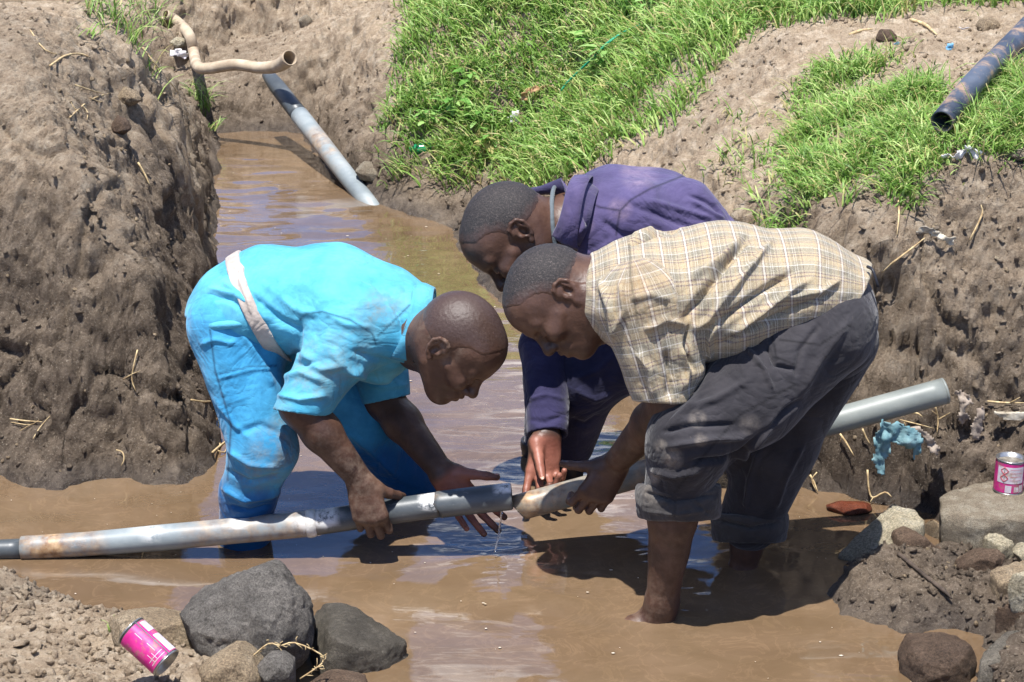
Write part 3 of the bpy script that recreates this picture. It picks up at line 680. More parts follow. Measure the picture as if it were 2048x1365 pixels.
def cloth(root, name, prims, h, mat, folds=(), seams=(), dirt=(), wrinkle=.0025, wsc=(14, 14, 14), wetz=None, post=None, relax_it=1):
    V, Fc = mesh_sdf(prims, h, *bbox(prims)); V = relax(V, Fc, relax_it, .5); N = normals(V, Fc)
    V0 = V.copy(); wr = fbm(V*np.array(wsc), 1, 3, .5, off=sum(map(ord, name)) % 50, ridge=True)
    V = V+N*(wrinkle*wr)[:, None]; V = fold_cloth(V, Fc, folds); V = relax(V, Fc, 1, .3)
    at = {'dirt': blobs(V, dirt), 'seam': lines(V, seams)*(((normals(V, Fc))*(np.array([0, 0, CAM_H])-V)).sum(1) > 0)}
    if wetz is not None: at['wet'] = np.clip((wetz-V[:, 2])/.06+fbm(V, 12, 2)*.6, 0, 1)
    if post: at.update(post(V0))
    return mesh_obj(name, V, Fc, mat, root, attrs=at)
def collar(root, c, axis, up, ru, rv, width, mat, a0=.5, a1=2*math.pi-.5, flare=.012, name='collar', stand=.02, tip=.02, attrs=None, th=.0025, wob=.0):
    """folded shirt collar: stands up round the neck, then falls outwards; open between a1 and a0 (throat)"""
    c = np.array(c); ax = unit(axis); u = unit(np.array(up)-ax*np.dot(up, ax)); v = np.cross(ax, u); n = 56; V = []; rows = []
    for i in range(n+1):
        t = i/n; a = a0+(a1-a0)*t; e = abs(2*t-1)**5; ww = width+tip*e
        prof = [(-stand, 0), (-stand*.3, -.002), (0, -.001), (.003, .003), (.001, .008), (-ww*.5, .010+flare*.6), (-ww, .008+flare), (-ww, .008+flare-th), (-ww*.5, .008+flare*.6-th), (-.004, .005), (-.006, th), (-stand, th)]
        rr = wob*math.sin(a*3+1)
        for s, r in prof: V.append(c+ax*(s+rr)+(math.cos(a)*u*(ru+r)+math.sin(a)*v*(rv+r)))
    m = len(prof); Fc = [[i*m+j, (i+1)*m+j, (i+1)*m+(j+1) % m, i*m+(j+1) % m] for i in range(n) for j in range(m)]
    Fc += [list(range(m)), [n*m+j for j in range(m)][::-1]]
    V = np.array(V); at = {k: np.full(len(V), x) for k, x in (attrs or {}).items()}
    if mat is MT['plaid']: at['uvw'] = np.c_[np.repeat(np.arange(n+1)*.009, m), np.tile(np.arange(m)*.006, n+1), np.zeros(len(V))]
    return mesh_obj(name, V, Fc, mat, root, attrs=at)

MT['cyan'] = mat_cloth('turquoise_cotton', lin(48, 134, 166), lin(88, 170, 194), dirt=(120, 118, 104), wet=lin(0, 84, 128))
MT['cyan2'] = mat_cloth('blue_work_cotton', lin(36, 118, 162), lin(72, 158, 196), dirt=(120, 112, 94), wet=lin(0, 76, 128))
MT['band'] = mat_cloth('grey_band', lin(150, 140, 130), lin(186, 174, 164), dirt=(120, 105, 88))
MT['purple'] = mat_cloth('purple_cotton', lin(58, 51, 82), lin(76, 67, 103), dirt=(150, 128, 140))
MT['purple_shaded'] = mat_cloth('shaded_purple_cotton', lin(34, 31, 58), lin(48, 44, 76), dirt=(96, 88, 104))  # same purple, darkened: shade on far sleeve and collar put into the colour
MT['navy'] = mat_cloth('navy_cotton', lin(24, 24, 46), lin(36, 35, 62), dirt=(90, 84, 92))
MT['grey_twill'] = mat_cloth('grey_twill', lin(35, 33, 36), lin(51, 48, 51), dirt=(150, 138, 124))
MT['cuff_grey'] = mat_cloth('cuff_twill', lin(48, 45, 44), lin(68, 64, 62), dirt=(140, 130, 118))
MT['tee'] = mat_cloth('grey_jersey', lin(70, 78, 82), lin(92, 100, 104))
MT['rubber'] = simple('black_rubber', lin(24, 24, 28), lin(46, 46, 52), 12, .45, .2, .003)
MT['plaid'] = mat_plaid()
MT['white_thread'] = simple('white_label', lin(190, 196, 200), lin(215, 220, 222), 40)
MT['nail'] = simple('finger_nail', lin(170, 120, 100), lin(200, 160, 140), 60, .35, 0)

def flap(root, inner, outer, Ys, mat, th=.0025, name='collar_flap'):
    """pointed collar flap between two edges, with its own thickness"""
    n = 16; t = np.linspace(0, len(Ys)-1, n); g = lambda a: np.stack([np.interp(t, range(len(Ys)), [q[k] for q in a]) for k in (0, 1)], 1); I, O = g(inner), g(outer); Yq = np.interp(t, range(len(Ys)), Ys); V = []
    for i in range(n):
        for s_ in np.linspace(0, 1, 6):
            x, y = I[i]*(1-s_)+O[i]*s_; V.append(J(x, y, Yq[i]-.010*math.sin(s_*math.pi)+.004*s_))
    V = np.array(V); id_ = np.arange(n*6).reshape(n, 6); F4 = np.stack([id_[:-1, :-1], id_[1:, :-1], id_[1:, 1:], id_[:-1, 1:]], -1).reshape(-1, 4)
    z = np.zeros(len(V)); o = mesh_obj(name, V, F4, mat, root, attrs={'dirt': z+.15, 'seam': z, 'wet': z}); md = o.modifiers.new('thickness', 'SOLIDIFY'); md.thickness = th; return o
def nail(root, c, d, up, s=1.):
    d = unit(d); u = unit(np.array(up)-d*np.dot(up, d)); l = np.cross(d, u); V, Fc = ico_(2); V = np.array(c)+s*(V[:, :1]*.0075*d+V[:, 1:2]*.0052*l+V[:, 2:]*.0014*u)
    mesh_obj('nail', V, Fc, MT['nail'], root)
def ico_(sub):
    bm = bmesh.new(); bmesh.ops.create_icosphere(bm, subdivisions=sub, radius=1); V_ = np.array([v.co[:] for v in bm.verts]); F_ = np.array([[v.index for v in f.verts] for f in bm.faces]); bm.free(); return V_, F_
# ======== man in turquoise
def blue_man():
    root = empty('person', 'man in turquoise work suit bent over, gripping the left grey pipe', 'person', PZ(560, 1060))
    fr = head_frame((.52, .85), R(26), 1); hc = J(914, 690, 4.56); s = 1.01
    A, p, Rm = head_prims(hc, fr, s)
    neckb = J(800, 652, 4.70)
    A += [Cone(p(-.035, 0, -.035), neckb, .060, .056, .03), Cone(p(.0, 0, -.06), J(835, 700, 4.66), .045, .05, .03)]
    for t, q in ((.25, .0635), (.45, .066)):           # skin rolls at the nape
        pass
    A += [Cone(neckb, J(480, 610, 4.80), .055, .080, .04, flat=([0, 1, 0], 1.2))]
    el = J(601, 812, 4.555); wr = J(722, 962, 4.56); sh = J(705, 650, 4.64)
    A += [Cone(neckb, sh, .06, .06, .03), Cone(sh, el, .055, .047, .02), Cone(el, el+(wr-el)*.35, .047, .044, .02), Cone(el+(wr-el)*.35, wr, .044, .0285, .02)]
    H1, h1 = hand_prims(wr, -.97*UC+.24*XC-.12*TC, -TC, 1, [(.45, 1.35, 1.1), (.45, 1.4, 1.1), (.45, 1.4, 1.1), (.5, 1.4, 1.1)], 1.03, .03, thumb=(.85*XC-.35*UC-.55*TC), tcurl=(.5, .4))
    if np.dot(h1[3], XC) < 0: H1, h1 = hand_prims(wr, -.97*UC+.24*XC-.12*TC, -TC, -1, [(.45, 1.35, 1.1), (.45, 1.4, 1.1), (.45, 1.4, 1.1), (.5, 1.4, 1.1)], 1.03, .03, thumb=(.85*XC-.35*UC-.55*TC), tcurl=(.5, .4))
    H1[0].k = .02; A += H1
    el2 = J(765, 795, 4.90); wr2 = J(882, 942, 4.715); sh2 = J(745, 670, 4.96)
    A += [Cone(neckb, sh2, .06, .06, .03), Cone(sh2, el2, .052, .048, .02), Cone(el2, el2+(wr2-el2)*.35, .047, .045, .02), Cone(el2+(wr2-el2)*.35, wr2, .045, .030, .02)]
    cu = [(.15, .18, .12), (.12, .2, .15), (.2, .25, .15), (.3, .3, .2)]
    for sg in (1, -1):
        H2, h2 = hand_prims(wr2, -.80*UC+.62*XC-.05*TC, TC*.9+UC*.3, sg, cu, 1.03, .13, thumb=(.97*XC-.10*UC+.15*TC), tcurl=(.0, -.1))
        if np.dot(h2[3], XC) > 0: break
    H2[0].k = .02; A += H2; tp = TIP; nail(root, tp[0]+UC*.0075+TC*.003, tp[1], UC+TC*.4)
    for hp, kn, ft in ((J(465, 640, 4.72), J(530, 900, 4.64), J(482, 1090, 4.72)), (J(560, 690, 4.90), J(735, 845, 4.93), J(850, 985, 4.95))):
        A += [Cone(hp, kn, .075, .055, .03), Cone(kn, ft, .05, .04, .02), Cone(ft, ft+[.03, -.02, -.16], .04, .035, .02), Cone(ft+[.03, -.02, -.18], ft+[.17, -.03, -.22], .035, .03, .02)]
    make_body(root, A, .0028, palms=[h2], dirt=[(880, 640, 60, .8), (950, 590, 40, .9), (900, 690, 40, .7), (700, 960, 70, .8), (745, 1040, 60, .6), (650, 900, 50, .4)])
    make_hair(root, hc, p, Rm, s, .42)
    # jacket
    Bz = [Cone(J(466, 612, 4.80), J(530, 597, 4.80), .098, .112, .03, flat=([0, 1, 0], 1.45)), Cone(J(530, 597, 4.80), J(665, 600, 4.78), .112, .120, .04, flat=([0, 1, 0], 1.5)),
         Cone(J(665, 600, 4.78), J(765, 632, 4.75), .120, .108, .04, flat=([0, 1, 0], 1.45)), Cone(J(765, 632, 4.75), J(826, 655, 4.70), .108, .092, .04, flat=([0, 1, 0], 1.15)),
         Cone(J(640, 660, 4.78), J(760, 715, 4.75), .085, .055, .05, flat=([0, 1, 0], 1.3))]
    body = Grp(Bz+[Half(J(848, 658, 4.68), unit(.93*XC-.30*UC), .004), Cone(J(842, 662, 4.69), J(900, 675, 4.66), .068, .074, .004, '-')], 0)
    hem = Grp([Cone(J(440, 632, 4.80), J(472, 628, 4.80), .082, .098, 0, flat=([0, 1, 0], 1.5)), Half(J(440, 660, 4.80), unit(-.35*XC-.94*UC), .004)], .012)
    s1 = sleeve(J(700, 655, 4.645), J(600, 826, 4.555), .080, .058, .035, .006, .04, n=-.80*UC-.1*XC+.0*TC)
    s1b = Cone(J(735, 650, 4.67), J(690, 690, 4.63), .078, .080, .03)
    s2 = sleeve(J(745, 672, 4.94), J(772, 800, 4.89), .080, .058, .03, .005, .04)
    folds = [([(560, 760), (600, 745), (650, 765)], 9, .007), ([(552, 790), (600, 800), (655, 790)], 7, .006), ([(600, 700), (640, 740), (690, 730)], 12, .007), ([(570, 715), (600, 730), (640, 725)], 7, -.006),
             ([(660, 700), (700, 745), (730, 740)], 10, .006), ([(600, 640), (596, 700), (566, 750)], 7, -.007), ([(500, 590), (560, 640), (600, 660)], 9, -.008), ([(520, 560), (590, 620), (640, 630)], 10, .005),
             ([(440, 560), (500, 600), (540, 650)], 9, .005), ([(400, 590), (460, 600), (490, 625)], 6, -.005), ([(415, 575), (470, 590), (500, 610)], 6, .005), ([(740, 560), (790, 620), (820, 690)], 6, -.005), ([(700, 560), (770, 590), (800, 660)], 8, .004),
             ([(820, 580), (822, 640), (800, 700)], 6, .005), ([(700, 700), (760, 720), (820, 740)], 8, -.006), ([(690, 740), (740, 760), (800, 765)], 7, .006), ([(730, 770), (770, 775), (815, 770)], 6, .005), ([(645, 620), (690, 650), (745, 655)], 8, .004)]
    seams = [[(600, 640), (612, 628), (645, 624), (700, 640), (745, 668), (752, 690)], [(756, 672), (790, 640), (820, 610)], [(562, 505), (490, 515)]]
    # grey waist band is a strip of its own
    cloth(root, 'jacket', [body, hem, s1b, s1, s2], .004, MT['cyan'], folds, seams[:2], [(760, 620, 45, .9), (650, 730, 80, .75), (700, 690, 60, .6), (625, 760, 50, .8), (720, 650, 50, .5), (560, 820, 30, .4), (800, 600, 30, .5)], .003, (11, 11, 11), wetz=-1)
    # band across the waist, following the jacket
    axb = unit(np.array(J(665, 600, 4.78))-J(500, 600, 4.78)); 
    W = [Cone(J(466, 612, 4.80), J(530, 597, 4.80), .1030, .1170, 0, flat=([0, 1, 0], 1.45)), Cone(J(530, 597, 4.80), J(665, 600, 4.78), .1170, .1250, .04, flat=([0, 1, 0], 1.5)), Cone(J(640, 660, 4.78), J(760, 715, 4.75), .091, .061, .05, flat=([0, 1, 0], 1.3))]
    nrm = unit(.86*XC+.42*UC)
    band = Grp(W+[Half(J(520, 590, 4.8), nrm, .002), Half(J(486, 590, 4.8), -nrm, .002)], 0)
    cloth(root, 'waist_band', [band], .0035, MT['band'], [([(490, 510), (480, 560), (510, 640)], 5, .004), ([(500, 520), (500, 570), (530, 640)], 4, -.003)], (), [(520, 600, 60, .5)], .002, (14, 14, 14))
    collar(root, J(852, 656, 4.675), unit(.93*XC-.22*UC), -(.93*UC+.22*XC), .088, .088, .040, MT['cyan'], .55, 2*math.pi-.55, .004, attrs={'dirt': .1, 'seam': 0, 'wet': 0}, stand=.045, tip=.02, wob=.003)
    # trousers
    hp, kn, ft = J(462, 650, 4.74), J(527, 897, 4.63), J(486, 1100, 4.70)
    T = [Cone(J(466, 640, 4.80), J(520, 650, 4.80), .096, .100, .02, flat=([0, 1, 0], 1.4)), Cone(hp, kn, .100, .078, .04), Cone(kn, J(497, 985, 4.66), .080, .066, .02), Cone(J(497, 985, 4.66), ft, .066, .062, .02),
         Cone(J(545, 680, 4.88), J(728, 850, 4.93), .100, .072, .04), Cone(J(728, 850, 4.93), J(850, 992, 4.96), .072, .058, .03)]
    tf = [([(455, 900), (500, 930), (560, 935)], 7, .006), ([(450, 940), (500, 965), (565, 950)], 6, -.006), ([(445, 975), (490, 1000), (560, 985)], 8, .009), ([(450, 1010), (500, 1022), (545, 1010)], 5, -.005), ([(470, 870), (520, 850), (570, 870)], 8, -.004),
          ([(430, 760), (500, 740), (560, 735)], 5, .003), ([(480, 660), (520, 720), (550, 780)], 9, .005), ([(430, 800), (470, 850), (500, 880)], 7, .004), ([(400, 690), (430, 680), (480, 690)], 6, .004), ([(690, 860), (740, 900), (800, 960)], 8, .005)]
    cloth(root, 'trousers', T, .004, MT['cyan2'], tf, [[(440, 748), (500, 734), (552, 732)], [(420, 660), (430, 740), (462, 850), (455, 960)]], [(550, 900, 60, .85), (520, 950, 60, .7), (570, 860, 40, .6)], .003, (10, 10, 10), wetz=.20)
    fl = Grp([Cone(J(400, 640, 4.73), J(480, 636, 4.70), .030, .03, 0), ], 0)
    V, Fc = tube([J(384, 622, 4.79), J(400, 640, 4.72), J(420, 652, 4.66), J(455, 650, 4.64), J(490, 648, 4.635)], [.012, .012, .011, .010, .007], 10, sub=3)
    mesh_obj('jacket_hem', V, Fc, MT['cyan'], root, attrs={'dirt': np.zeros(len(V)), 'seam': np.zeros(len(V)), 'wet': np.zeros(len(V))})
    return root

# ======== man in plaid shirt
def plaid_man():
    root = empty('person', 'man in beige plaid shirt and rolled grey trousers wading barefoot at the right pipe', 'person', PZ(1400, 1190))
    fr = head_frame((-.39, .92), R(6), -1, turn=R(5)); hc = J(1112, 598, 4.40); s = .99
    A, p, Rm = head_prims(hc, fr, s)
    nb = J(1205, 592, 4.42)
    A += [Cone(p(-.035, 0, -.03), nb, .062, .074, .03), Cone(p(.0, 0, -.06), J(1205, 640, 4.42), .05, .05, .03), Cone(nb, J(1640, 590, 4.42), .08, .085, .04, flat=([0, 1, 0], 1.4))]
    sh, el, wr = J(1290, 615, 4.28), J(1345, 800, 4.26), J(1232, 926, 4.50)
    A += [Cone(nb, sh, .06, .06, .03), Cone(sh, el, .052, .047, .02), Cone(el, el+(wr-el)*.35, .047, .044, .02), Cone(el+(wr-el)*.35, wr, .043, .029, .02)]
    cu = [(.25, 1.0, .8), (.25, 1.1, .9), (.3, 1.1, .9), (.3, 1.1, .9)]
    for sg in (1, -1):
        H, h1 = hand_prims(wr, -.80*UC-.50*XC-.22*TC, -TC-.2*XC, sg, cu, 1.03, .05, thumb=(-.93*XC-.05*UC-.25*TC), tcurl=(.35, .3))
        if np.dot(h1[3], XC) < 0: break
    H[0].k = .02; A += H
    sh2, el2, wr2 = J(1290, 620, 4.58), J(1250, 790, 4.68), J(1180, 900, 4.68)
    k1, a1 = J(1372, 890, 4.23), J(1324, 1205, 4.275); k2, a2 = J(1545, 905, 4.55), J(1484, 1150, 4.55)
    A += [Cone(J(1655, 670, 4.34), k1, .085, .055, .03), Cone(k1, J(1345, 1035, 4.25), .053, .052, .02), Cone(J(1345, 1035, 4.25), a1, .050, .0345, .02), Cone(J(1352, 1010, 4.27), J(1340, 1100, 4.28), .045, .040, .02),
          Cone(a1, J(1316, 1240, 4.28), .036, .037, .02), Cone(J(1316, 1236, 4.29), J(1262, 1262, 4.27), .036, .026, .02), Cone(J(1262, 1258, 4.27), J(1215, 1275, 4.24), .026, .02, .02),
          Cone(J(1680, 680, 4.52), k2, .085, .055, .03), Cone(k2, J(1494, 1090, 4.55), .052, .036, .02), Cone(J(1494, 1090, 4.55), a2, .0355, .033, .02), Cone(a2, a2+[0, 0, -.14], .033, .033, .02), Cone(a2+[0, 0, -.14], a2+[-.13, -.02, -.18], .033, .024, .02)]
    make_body(root, A, .0028, dirt=[(1290, 1200, 60, .5), (1245, 915, 40, .5), (1340, 1100, 60, .3)])
    make_hair(root, hc, p, Rm, s)
    # shirt
    spine = [J(1175, 590, 4.42), J(1290, 592, 4.42), J(1450, 578, 4.42), J(1600, 566, 4.42), J(1715, 580, 4.42)]
    B = [Cone(J(1195, 588, 4.42), J(1285, 590, 4.42), .084, .122, .03, flat=([0, 1, 0], 1.3)), Cone(J(1285, 590, 4.42), J(1450, 580, 4.42), .122, .138, .04, flat=([0, 1, 0], 1.35)),
         Cone(J(1450, 580, 4.42), J(1600, 566, 4.42), .136, .104, .04, flat=([0, 1, 0], 1.4)), Cone(J(1600, 566, 4.42), J(1700, 588, 4.42), .104, .080, .04, flat=([0, 1, 0], 1.6)),
         Cone(J(1380, 640, 4.42), J(1560, 630, 4.40), .085, .06, .05, flat=([0, 1, 0], 1.6))]
    hemn = unit(.80*XC+.0*TC-.60*UC)
    body = Grp(B+[Half(J(1712, 588, 4.42), unit(.93*XC-.50*UC), .003), Half(J(1172, 590, 4.42), unit(-.97*XC+.10*UC), .004), Cone(J(1150, 590, 4.42), J(1215, 592, 4.42), .072, .072, .004, '-')], 0)
    s1 = sleeve(J(1287, 612, 4.30), J(1332, 806, 4.255), .094, .062, .03, .005, .05, n=unit(-.93*UC-.05*XC))
    s1b = Cone(J(1345, 690, 4.27), J(1385, 742, 4.25), .055, .026, .03); s1c = Cone(J(1250, 590, 4.36), J(1285, 610, 4.32), .085, .088, .03)
    folds = [(a_, b_, c_*1.7) for a_, b_, c_ in [([(1500, 470), (1440, 540), (1370, 640)], 10, -.010), ([(1545, 480), (1480, 560), (1420, 640), (1380, 660)], 8, .007), ([(1590, 540), (1500, 600), (1430, 650)], 8, -.007), ([(1620, 560), (1540, 610), (1460, 670)], 7, .007), ([(1660, 590), (1580, 620), (1500, 660), (1440, 690)], 6, -.006),
             ([(1680, 560), (1640, 585), (1560, 600)], 6, .005), ([(1380, 560), (1440, 520), (1480, 480)], 9, .005), ([(1440, 640), (1420, 680), (1416, 720)], 8, .006), ([(1260, 490), (1310, 470), (1360, 462)], 4, -.006), ([(1255, 482), (1310, 460), (1370, 452)], 5, .005),
             ([(1290, 660), (1330, 640), (1370, 650)], 7, .005), ([(1275, 700), (1300, 740), (1310, 800)], 9, .006), ([(1330, 700), (1340, 750), (1335, 800)], 8, -.006), ([(1360, 690), (1375, 740), (1365, 780)], 7, .006), ([(1380, 650), (1372, 700), (1385, 740)], 6, -.008),
             ([(1240, 560), (1250, 620), (1230, 670)], 7, .004), ([(1200, 560), (1222, 620), (1230, 680)], 8, .005), ([(1260, 600), (1300, 590), (1340, 600)], 10, .004)]]
    s_ax = unit(J(1332, 806, 4.255)-J(1287, 612, 4.30)); s_o = J(1287, 612, 4.30); slp = [s1, s1b]
    def uvs(V):
        t = [np.array(q) for q in spine]; d, tt = seg_dist3(V, t); ln = np.cumsum([0]+[np.linalg.norm(t[i+1]-t[i]) for i in range(len(t)-1)])
        u = np.interp(tt*(len(t)-1), np.arange(len(t)), ln); cz = np.interp(tt*(len(t)-1), np.arange(len(t)), [q[2] for q in t]); cy = 4.42
        ang = np.arctan2(V[:, 2]-cz, -(V[:, 1]-cy)); v = ang*.150
        sd_, bd_ = gdist([s1, s1b], V), gdist(B, V); m = sd_ < bd_-.012
        w_ = V-s_o; us = w_@s_ax; r_ = w_-us[:, None]*s_ax; vs = np.arctan2(r_@XC, r_@TC)*.075
        return {'uvw': np.c_[np.where(m, vs, u), np.where(m, us, v), np.zeros(len(V))]}
    cloth(root, 'plaid_shirt', [body, s1c, s1b, s1], .004, MT['plaid'], folds, [[(1212, 664), (1262, 632), (1330, 618), (1362, 622)], [(1258, 490), (1262, 560), (1275, 640)]], [(1265, 585, 45, .95), (1290, 560, 50, .6), (1300, 640, 45, .7), (1350, 640, 40, .5)], .0035, (9, 9, 9), post=uvs)
    collar(root, J(1176, 590, 4.42), unit(-.97*XC+.08*UC), -UC, .078, .082, .030, MT['plaid'], .75, 2*math.pi-.75, .006, attrs={'dirt': .2, 'seam': 0}, stand=.02, tip=.015, wob=.002)
    V, Fc = tube([J(1735, 534, 4.36), J(1745, 540, 4.34), J(1752, 560, 4.33), J(1756, 574, 4.33)], .0035, 6, sub=3); mesh_obj('waist_string', V, Fc, MT['rubber'], root)
    # trousers
    T = [Cone(J(1660, 628, 4.42), J(1682, 600, 4.42), .092, .070, .03, flat=([0, 1, 0], 1.55)), Cone(J(1648, 655, 4.35), J(1500, 795, 4.28), .112, .100, .04), Cone(J(1500, 795, 4.28), J(1378, 882, 4.23), .100, .086, .04), Cone(J(1378, 882, 4.23), J(1352, 985, 4.26), .088, .070, .03),
         Cone(J(1560, 690, 4.36), J(1480, 760, 4.33), .09, .08, .04),
         Cone(J(1668, 680, 4.50), J(1556, 890, 4.54), .098, .080, .03), Cone(J(1560, 890, 4.54), J(1500, 1040, 4.55), .086, .072, .03)]
    c1 = Grp([Cone(J(1357, 990, 4.265), J(1358, 1030, 4.27), .094, .090, 0), Half(J(1358, 1036, 4.27), -UC, .006), Half(J(1357, 968, 4.265), UC, .006), Cone(J(1357, 1015, 4.265), J(1358, 1080, 4.27), .062, .062, .004, '-')], .0)
    c2 = Grp([Cone(J(1500, 1045, 4.55), J(1497, 1075, 4.55), .090, .085, 0), Half(J(1498, 1080, 4.55), -UC, .006), Half(J(1500, 1026, 4.55), UC, .006), Cone(J(1498, 1062, 4.55), J(1498, 1120, 4.55), .060, .060, .004, '-')], .0)
    tf = [(a_, b_*.9, c_*1.45) for a_, b_, c_ in [([(1440, 720), (1400, 790), (1340, 850)], 9, .004), ([(1470, 850), (1380, 850), (1320, 865)], 7, -.006), ([(1500, 870), (1420, 880), (1330, 895)], 8, .008), ([(1520, 895), (1450, 920), (1380, 925)], 8, -.007), ([(1560, 830), (1480, 920), (1440, 970)], 10, .009), ([(1600, 800), (1520, 870), (1450, 940)], 7, -.008),
          ([(1500, 760), (1430, 800), (1370, 820)], 10, .004), ([(1530, 690), (1550, 730), (1590, 740)], 5, -.006), ([(1490, 690), (1530, 740), (1545, 780)], 6, .005), ([(1700, 640), (1640, 720), (1600, 790)], 12, .005), ([(1640, 650), (1600, 700), (1590, 760)], 6, -.004),
          ([(1300, 940), (1350, 950), (1400, 940)], 6, .006), ([(1290, 990), (1350, 1010), (1430, 1000)], 4, -.006), ([(1285, 1020), (1350, 1035), (1430, 1020)], 5, .003), ([(1430, 1045), (1500, 1060), (1560, 1050)], 4, -.005), ([(1520, 900), (1500, 960), (1490, 1020)], 7, .005), ([(1610, 880), (1570, 960), (1550, 1020)], 7, .004)]]
    for cf in (c1, c2): cloth(root, 'rolled_cuff', [cf], .0035, MT['cuff_grey'], [([(1285, 985), (1350, 1002), (1432, 990)], 4, -.007), ([(1288, 1022), (1350, 1030), (1425, 1020)], 4, .003), ([(1345, 985), (1352, 1012), (1348, 1040)], 4, -.004), ([(1432, 1040), (1500, 1056), (1562, 1046)], 4, -.007), ([(1380, 1000), (1400, 1015), (1420, 1030)], 4, -.003)], (), [(1300, 990, 30, .6)], .005, (16, 16, 22))
    cloth(root, 'trousers', T, .004, MT['grey_twill'], tf, [[(1590, 770), (1480, 830), (1400, 920), (1350, 985)], [(1700, 650), (1640, 690), (1560, 680)], [(1540, 655), (1553, 715), (1590, 730)]], [(1345, 918, 22, .8), (1320, 892, 14, .6), (1395, 838, 18, .7), (1402, 880, 14, .6), (1306, 955, 16, .7), (1500, 850, 22, .4)], .003, (9, 9, 9))
    # hip pocket
    pk = Grp([Cone(J(1520, 668, 4.262), J(1545, 720, 4.255), .016, .02, 0, flat=([0, 1, 0], .4))], 0)
    cloth(root, 'pocket', [pk], .003, MT['grey_twill'], (), [[(1512, 670), (1535, 715), (1560, 725)]], (), .001)
    return root
def seg_dist3(Q, pl):
    best = np.full(len(Q), 1e9); tt = np.zeros(len(Q)); n = len(pl)-1
    for i in range(n):
        a, b = pl[i], pl[i+1]; ba = b-a; t = (Q-a)@ba/(ba@ba); t = np.clip(t, 0 if i else -9, 1 if i < n-1 else 9)
        tc_ = np.clip(t, 0, 1); d = np.linalg.norm(Q-a-tc_[:, None]*ba, axis=1); m = d < best; best[m] = d[m]; tt[m] = (i+t[m])/n
    return best, tt

